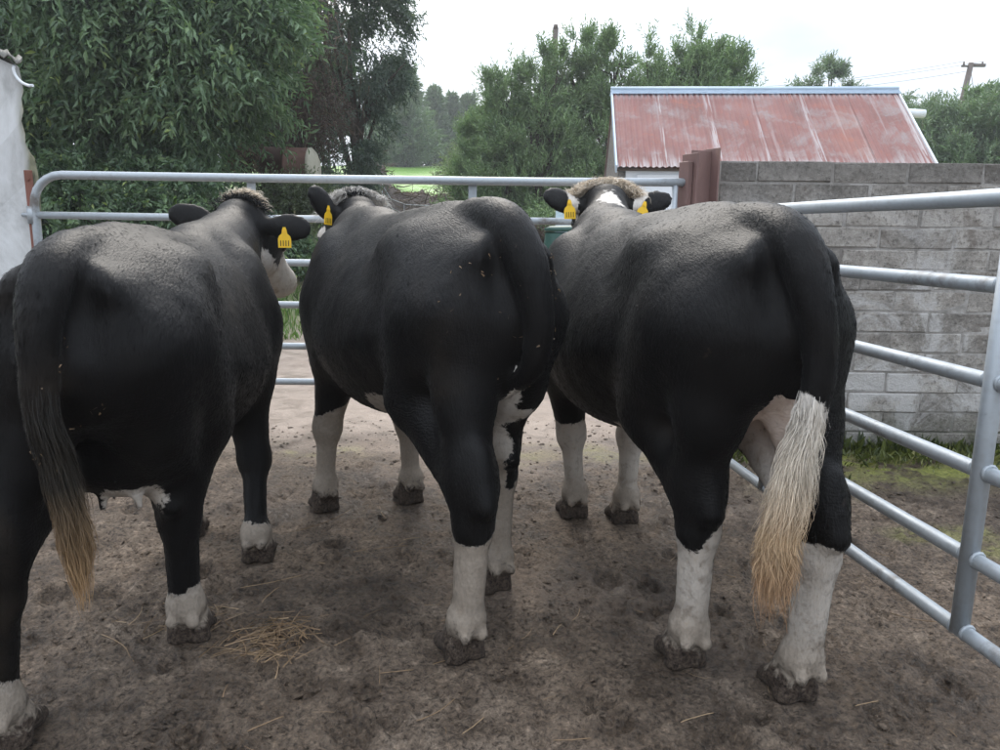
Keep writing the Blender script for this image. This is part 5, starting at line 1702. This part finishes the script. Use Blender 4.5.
# ================================================================== yard odds and ends, poles and wires
def build_background():
    # poles
    def pole(label, base, top, r, arm=True):
        o = empty('utility_pole', base)
        tag(o, label, 'pole')
        b = Vector((0, 0, -0.3)); t = Vector(top) - Vector(base)
        link_mesh('shaft', tube_mesh('shaft', [b, b.lerp(t, 0.5), t], [r * 1.2, r * 1.05, r * 0.9], 10), M['pole'], o)
        bm = bmesh.new()
        if arm:
            bm_box(bm, (t.x - 0.10, t.y - 0.06, t.z - 0.16), (t.x + 0.62, t.y + 0.06, t.z - 0.03), 0.01, 1)
            for dx in (-0.35, 0.55):
                tube(bm, [(t.x + dx * 0.9, t.y, t.z - 0.14), (t.x + dx * 0.9, t.y, t.z + 0.06)], [0.05, 0.035], 8)
            bm_box(bm, (t.x - 0.40, t.y - 0.05, t.z - 0.17), (t.x - 0.11, t.y + 0.05, t.z - 0.10), 0.005, 1)
        else:
            tube(bm, [(t.x, t.y, t.z - 0.02), (t.x, t.y, t.z + 0.10)], [r * 0.95, r * 0.6], 8)
        link_mesh('cross_arm' if arm else 'pole_cap', bm_mesh('fitting', bm), M['pole'], o)
        return Vector(top)
    pole('weathered wooden pole rising out of the feathery conifers', (1.35, 21.8, gz(1.35, 21.8)), (1.40, 21.8, 6.75), 0.085, False)
    p2 = pole('leaning wooden utility pole with a cross arm above the hedge', (19.5, 34.5, gz(19.5, 34.5)), (20.25, 34.5, 8.72), 0.125)
    p3 = pole('far utility pole hidden among the conifers behind the shed', (9.6, 50, gz(9.6, 50)), (9.6, 50, 10.3), 0.12)
    for k, (dx, dz, lab) in enumerate([(-0.32, 0.06, 'upper overhead wire slung from the leaning pole'), (0.5, 0.06, 'outer overhead wire slung from the cross arm end'), (-0.2, -0.35, 'lower overhead wire slung from the leaning pole')]):
        a = p2 + Vector((dx, 0, dz)); b = p3 + Vector((dx, 0, dz))
        pts = [a.lerp(b, i / 14) + Vector((0, 0, -0.45 * 4 * (i / 14) * (1 - i / 14))) for i in range(15)]
        o = link_mesh('overhead_wire', tube_mesh('overhead_wire', pts, 0.009, 5), M['wire'])
        tag(o, lab, 'wire', 'overhead wires')
    o = link_mesh('stay_wire', tube_mesh('stay_wire', [p2 + Vector((0.02, 0, -0.3)), (21.6, 34.2, gz(21.6, 34.2))], 0.012, 5), M['wire'])
    tag(o, 'thin stay wire slanting down right of the leaning pole', 'wire')

    # soil bank with roots and sticks
    nx, ny = 150, 34
    X, Y = np.meshgrid(np.linspace(-4.9, 1.4, nx), np.linspace(22.6, 26.2, ny), indexing='ij')
    p = np.stack([X, Y], -1)
    prof = smooth(22.6, 23.8, Y) * smooth(26.2, 25.0, Y) * smooth(-4.9, -4.0, X) * smooth(1.4, 0.4, X)
    Z = terrain_base(X, Y) - 0.06 + prof * (1.0 + 0.25 * fbm(p * 0.8, 2, 91)) + prof * 0.22 * fbm(p * 4.5, 3, 93) + 0.05 * fbm(p * 13, 2, 95) * prof
    b = np.arange(nx - 1)[:, None] * ny + np.arange(ny - 1)[None]
    Fq = np.stack([b, b + ny, b + ny + 1, b + 1], -1).reshape(-1, 4)
    tag(link_mesh('soil_bank', np_mesh('soil_bank', np.stack([X, Y, Z], -1).reshape(-1, 3), Fq), M['bankmud']), kind='structure')
    n = 520
    sx = RNG.uniform(-4.4, 1.0, n); sy = RNG.uniform(22.9, 24.6, n)
    pr = smooth(22.6, 23.8, sy) * smooth(-4.9, -4.0, sx) * smooth(1.4, 0.4, sx)
    sz = terrain_base(sx, sy) + pr * 1.0 + 0.05
    dv = np.stack([RNG.normal(0, 1, n), RNG.normal(0, 0.5, n), RNG.normal(0.05, 0.25, n)], -1)
    dv /= np.linalg.norm(dv, axis=1, keepdims=True)
    u = np.linspace(0, 1, 4)[None, :, None]
    Pt = np.stack([sx, sy, sz], -1)[:, None] + dv[:, None] * RNG.uniform(0.15, 0.7, (n, 1, 1)) * u + RNG.normal(0, 0.02, (n, 4, 3))
    me = ribbons_mesh('sticks', Pt, RNG.uniform(0.02, 0.045, n), attrs={'tint': RNG.uniform(0.2, 1, n)})
    tag(link_mesh('sticks', me, M['leaf_dead']), 'loose sticks and roots strewn over the soil bank', 'sticks', kind='stuff')

    # sheep-wire fence before the bank
    f = empty('wire_fence', (0, 22.2, 0))
    tag(f, 'sheep wire fence before the soil bank at the field edge', 'fence')
    zf = lambda x: gz(x, 22.2)
    for x in (-4.95, -2.6, -0.2, 1.6):
        link_mesh('post', tube_mesh('post', [(x, 0, zf(x) - 0.2), (x, 0, zf(x) + 1.12)], [0.045, 0.04], 8), M['pole'], f)
    for h in (0.12, 0.30, 0.50, 0.72, 0.98):
        pts = [(x, -0.05, zf(x) + h + 0.012 * math.sin(x * 5 + h * 9)) for x in np.linspace(-4.95, 1.6, 16)]
        link_mesh('wire', tube_mesh('wire', pts, 0.008, 4), M['galv'], f)
    for x in np.arange(-4.7, 1.5, 0.62):
        link_mesh('stay', tube_mesh('stay', [(x, -0.052, zf(x) + 0.05), (x + 0.02, -0.052, zf(x) + 1.0)], 0.007, 4), M['galv'], f)

    # rusty tank on the bank
    g = gz(-3.62, 13.4)
    t = empty('rusty_tank', (-3.62, 13.4, g))
    tag(t, 'rusty cylindrical tank with a pale domed end lying under the trees', 'tank')
    r = 0.37; cz = 0.66
    bm = bmesh.new()
    xs = [-0.50, -0.495, -0.46, -0.455, -0.1, -0.095, -0.06, -0.055, 0.26, 0.30]
    rs = [0.01, r * 0.9, r, r + 0.012, r + 0.0, r + 0.012, r + 0.012, r, r, r * 0.985]
    tube(bm, [(x, 0, cz) for x in xs], rs, 28, cap=False)
    link_mesh('barrel', bm_mesh('barrel', bm), M['tank'], t)
    bm = bmesh.new()
    xs = [0.296, 0.33, 0.345, 0.40, 0.44, 0.465, 0.475]
    rs = [r * 1.0, r * 1.015, r * 0.98, r * 0.82, r * 0.55, r * 0.25, 0.005]
    tube(bm, [(x, 0, cz) for x in xs], rs, 28, cap=False)
    link_mesh('domed_end', bm_mesh('domed_end', bm), M['tank_end'], t)
    for x in (-0.32, 0.18):
        bm = bmesh.new()
        bm_box(bm, (x - 0.05, -0.30, -0.15), (x + 0.05, 0.30, 0.40), 0.01, 1)
        link_mesh('cradle', bm_mesh('cradle', bm), M['pole'], t)

    # green water butt behind the gate
    w = empty('water_butt', (0.70, 7.3, 0))
    tag(w, 'dark green plastic water butt standing behind the gate', 'barrel')
    bm = bmesh.new()
    hs = [0, 0.02, 0.30, 0.33, 0.36, 0.72, 0.75, 0.78, 1.05, 1.08, 1.11, 1.30, 1.32]
    rs = [0.24, 0.26, 0.30, 0.315, 0.305, 0.31, 0.325, 0.31, 0.31, 0.325, 0.305, 0.285, 0.27]
    tube(bm, [(0, 0, h) for h in hs], rs, 28)
    link_mesh('barrel', bm_mesh('barrel', bm), M['green_bin'], w)
    bm = bmesh.new()
    tube(bm, [(0, 0, 1.322), (0, 0, 1.35), (0, 0, 1.375), (0, 0, 1.385)], [0.29, 0.295, 0.24, 0.02], 28)
    link_mesh('lid', bm_mesh('lid', bm), M['green_bin'], w)
    # pale blue tank further back
    w = empty('plastic_tank', (0.98, 9.3, 0))
    tag(w, 'pale blue plastic tank standing before the shed', 'tank')
    bm = bmesh.new()
    tube(bm, [(0, 0, h) for h in (0, 0.03, 0.5, 0.53, 0.56, 1.0, 1.03, 1.06, 1.62, 1.74, 1.79)], [0.30, 0.33, 0.33, 0.345, 0.33, 0.33, 0.345, 0.33, 0.33, 0.25, 0.09], 28)
    link_mesh('barrel', bm_mesh('barrel', bm), M['blue_tub'], w)
    bm = bmesh.new()
    tube(bm, [(0, 0, 1.79), (0, 0, 1.83)], [0.10, 0.10], 16)
    link_mesh('cap', bm_mesh('cap', bm), M['wire'], w)
    # galvanised hurdle behind the wall
    h = empty('steel_hurdle', (4.0, 6.1, 0))
    tag(h, 'galvanised tubular hurdle showing above the far end of the block wall', 'hurdle')
    bm = bmesh.new()
    tube(bm, [(0, 0, 0)] + [tuple(v) for v in arc_pts((0.07, 0, 1.86), (-1, 0, 0), (0, 0, 1), 0.07)] + [(1.6, 0, 1.93), (1.63, 0, 0)], 0.014, 8)
    link_mesh('frame', bm_mesh('frame', bm), M['galv'], h)
    for k in range(1, 9):
        link_mesh('bar', tube_mesh('bar', [(0.18 * k - 0.02, 0, 0.1), (0.18 * k - 0.02, 0, 1.925)], 0.006, 6), M['galv'], h)


def build_litter():
    # clods of trodden mud
    bm = bmesh.new(); bmesh.ops.create_icosphere(bm, subdivisions=1, radius=1.0)
    base = np.array([v.co[:] for v in bm.verts]); fc = np.array([[v.index for v in f.verts] for f in bm.faces]); bm.free()
    n = 16000
    D = np.exp(RNG.uniform(math.log(1.2), math.log(5.2), n)); A = RNG.uniform(-0.66, 0.66, n)
    cx, cy = D * np.sin(A), D * np.cos(A)
    ok = (fbm(np.stack([cx, cy], -1) * 2.0, 3, 15) > RNG.uniform(-0.6, 0.35, n)) & ~((cy > 4.4) & (cx > 1.1)) & ~((cy > 4.35) & (cx < -2.4))
    for hx, hy in HOOVES:
        ok &= ((cx - hx) ** 2 + (cy - hy) ** 2) > 0.11 ** 2
    cx, cy = cx[ok], cy[ok]; n = len(cx)
    s = RNG.lognormal(-5.5, 0.5, n).clip(0.0018, 0.013)
    q = RNG.normal(size=(n, 3)); 
    V = base[None] * (1 + 0.28 * RNG.normal(size=(n, len(base), 1))) * s[:, None, None] * np.stack([RNG.uniform(0.8, 1.6, n), RNG.uniform(0.8, 1.6, n), RNG.uniform(0.35, 0.7, n)], -1)[:, None]
    a = RNG.uniform(0, 6.28, n)[:, None]
    Vx = V[..., 0] * np.cos(a) - V[..., 1] * np.sin(a); Vy = V[..., 0] * np.sin(a) + V[..., 1] * np.cos(a)
    V = np.stack([Vx + cx[:, None], Vy + cy[:, None], V[..., 2] + 0.004 + 0 * cx[:, None]], -1)
    Fc = (np.arange(n)[:, None, None] * len(base) + fc[None]).reshape(-1, 3)
    tag(link_mesh('mud_clods', np_mesh('mud_clods', V.reshape(-1, 3), Fc, False), M['ground']), 'small dark clods of mud scattered over the yard', 'mud', kind='stuff')

    # straw: a trampled wisp, a thin scatter, and single long stalks
    def stalks(n, cx, cy, sx, sy, L, w, z0=0.012, zs=0.012, tint=(0.25, 0.95)):
        x = RNG.normal(cx, sx, n); y = RNG.normal(cy, sy, n); a = RNG.uniform(0, np.pi, n)
        ln = RNG.uniform(*L, n)
        u = np.linspace(-0.5, 0.5, 5)[None, :]
        bend = RNG.normal(0, 0.25, n)[:, None]
        px = x[:, None] + np.cos(a)[:, None] * ln[:, None] * u - np.sin(a)[:, None] * ln[:, None] * bend * (u ** 2)
        py = y[:, None] + np.sin(a)[:, None] * ln[:, None] * u + np.cos(a)[:, None] * ln[:, None] * bend * (u ** 2)
        pz = z0 + np.abs(RNG.normal(0, zs, (n, 1))) + RNG.normal(0, 0.10, (n, 1)) * ln[:, None] * u * 0.6
        return ribbons_mesh('straw', np.stack([px, py, np.maximum(pz, 0.008)], -1), RNG.uniform(*w, n), attrs={'tint': RNG.uniform(*tint, n)})
    tag(link_mesh('straw_wisp', stalks(170, -0.72, 2.23, 0.075, 0.06, (0.05, 0.16), (0.0025, 0.0048)), M['straw']), 'trampled wisp of brown straw on the mud behind the middle cow', 'straw', kind='stuff')
    tag(link_mesh('straw_wisp', stalks(60, -1.02, 2.36, 0.10, 0.07, (0.04, 0.14), (0.002, 0.004)), M['straw']), 'thin wisp of straw beside the hind hoof of the cow by the white wall', 'straw', kind='stuff')
    me = stalks(150, 0.0, 2.6, 1.0, 0.9, (0.03, 0.10), (0.0018, 0.0035), z0=0.010, zs=0.003)
    tag(link_mesh('straw_bits', me, M['straw']), 'short bits of straw scattered thinly over the mud', 'straw', kind='stuff')
    long_ = [(-0.78, 3.22, 0.34, 0.95), (-0.55, 3.34, 0.16, 1.9), (-0.85, 2.62, 0.22, 0.5), (-0.83, 2.52, 0.12, 1.35), (-1.22, 2.20, 0.15, -0.6), (-1.14, 2.12, 0.10, -0.9), (-0.16, 1.86, 0.14, 0.8), (-0.06, 1.80, 0.09, 0.9), (0.20, 1.75, 0.10, 0.1),
             (1.10, 2.72, 0.12, -0.8), (-0.45, 2.95, 0.14, 0.3), (-0.30, 2.05, 0.10, 0.2), (0.55, 1.85, 0.11, 0.4), (1.45, 2.4, 0.15, -0.4), (-0.62, 1.80, 0.10, 0.7), (0.28, 2.40, 0.09, 1.2), (1.05, 1.92, 0.08, 0.3)]
    for x, y, L, a in long_:
        u = np.linspace(-0.5, 0.5, 7)
        b = random.uniform(-0.3, 0.3)
        pts = [(x + math.cos(a) * L * t - math.sin(a) * L * b * t * t, y + math.sin(a) * L * t + math.cos(a) * L * b * t * t, 0.014 + 0.006 * abs(t)) for t in u]
        me = tube_mesh('straw_stalk', pts, [0.0012 + 0.0006 * (i % 2) for i in range(7)], 5)
        add_attr(me, 'tint', np.full(len(me.vertices), random.uniform(0.55, 0.9)))
        tag(link_mesh('straw_stalk', me, M['straw']), 'single stalk of straw lying on the mud', 'straw', 'straw stalks lying about')

    # moss and weeds at the foot of the wall
    n = 5200
    x = RNG.uniform(1.30, 5.0, n); y = 4.50 - np.abs(RNG.normal(0, 0.16, n)) - 0.01
    ok = fbm(np.stack([x, y], -1) * 3.0, 3, 19) > RNG.uniform(-0.5, 0.3, n)
    x, y = x[ok], y[ok]; n = len(x)
    pos = np.stack([x, y, np.full(n, 0.003)], -1)
    dv = np.stack([RNG.normal(0, 0.5, n), RNG.normal(-0.2, 0.5, n), np.ones(n)], -1)
    ln = RNG.uniform(0.02, 0.05, n) + 0.05 * (RNG.random(n) < 0.12) + 0.05 * smooth(4.36, 4.5, y)
    me = leaves_mesh('moss', pos, dv, ln, ln * 0.30, np.clip(RNG.normal(0.5, 0.25, n) - 0.35 * smooth(4.36, 4.5, y), 0, 1), up=RNG.normal(size=(n, 3)))
    tag(link_mesh('moss', me, M['moss']), 'moss and small weeds along the foot of the block wall', 'moss', kind='stuff')
    # grass on the far verge and the bank
    n = 26000
    x = np.concatenate([RNG.uniform(-6.5, -1.0, n // 2), RNG.uniform(-8.5, -2.4, n // 2)])
    y = np.concatenate([RNG.uniform(18.6, 22.4, n // 2), RNG.uniform(8.9, 14.0, n // 2)])
    lb = (y < 15) & (x + 0.06 * (y - 10) > -2.55 + 0.3 * RNG.normal(size=n))
    ok = ~lb & (fbm(np.stack([x, y], -1) * 0.9, 3, 29) > RNG.uniform(-0.6, 0.2, n))
    x, y = x[ok], y[ok]; n = len(x)
    pos = np.stack([x, y, terrain_base(x, y) - 0.01], -1)
    dv = np.stack([RNG.normal(0, 0.45, n), RNG.normal(0, 0.45, n), np.ones(n)], -1)
    ln = RNG.uniform(0.06, 0.20, n)
    me = leaves_mesh('grass', pos, dv, ln, 0.022, np.clip(RNG.normal(0.55, 0.22, n), 0, 1), up=RNG.normal(size=(n, 3)))
    tag(link_mesh('grass', me, M['grass']), 'rough grass on the far verge and the bank', 'grass', kind='stuff')


def build_glare_haze():  # haze volume added to imitate the veiling glare of the lens
    bm = bmesh.new()
    bm_box(bm, (-80, -12, -1.2), (80, 90, 15.5))
    me = bm_mesh('haze', bm)
    m = bpy.data.materials.new('haze')
    m.use_nodes = True
    nt = m.node_tree
    nt.nodes.clear()
    out = nt.nodes.new('ShaderNodeOutputMaterial')
    v = nt.nodes.new('ShaderNodeVolumePrincipled')
    v.inputs['Color'].default_value = (0.93, 0.96, 1.0, 1)
    v.inputs['Density'].default_value = 0.0018
    v.inputs['Anisotropy'].default_value = 0.3
    nt.links.new(v.outputs[0], out.inputs['Volume'])
    tag(link_mesh('haze', me, m), 'thin haze added to stand in for lens glare', 'haze', kind='stuff')


build_glare_haze()
build_ground()
build_front_gate()
build_side_gate()
build_post()
build_block_wall()
build_left_wall()
build_shed()
build_trees()
build_background()
build_cattle()
build_litter()
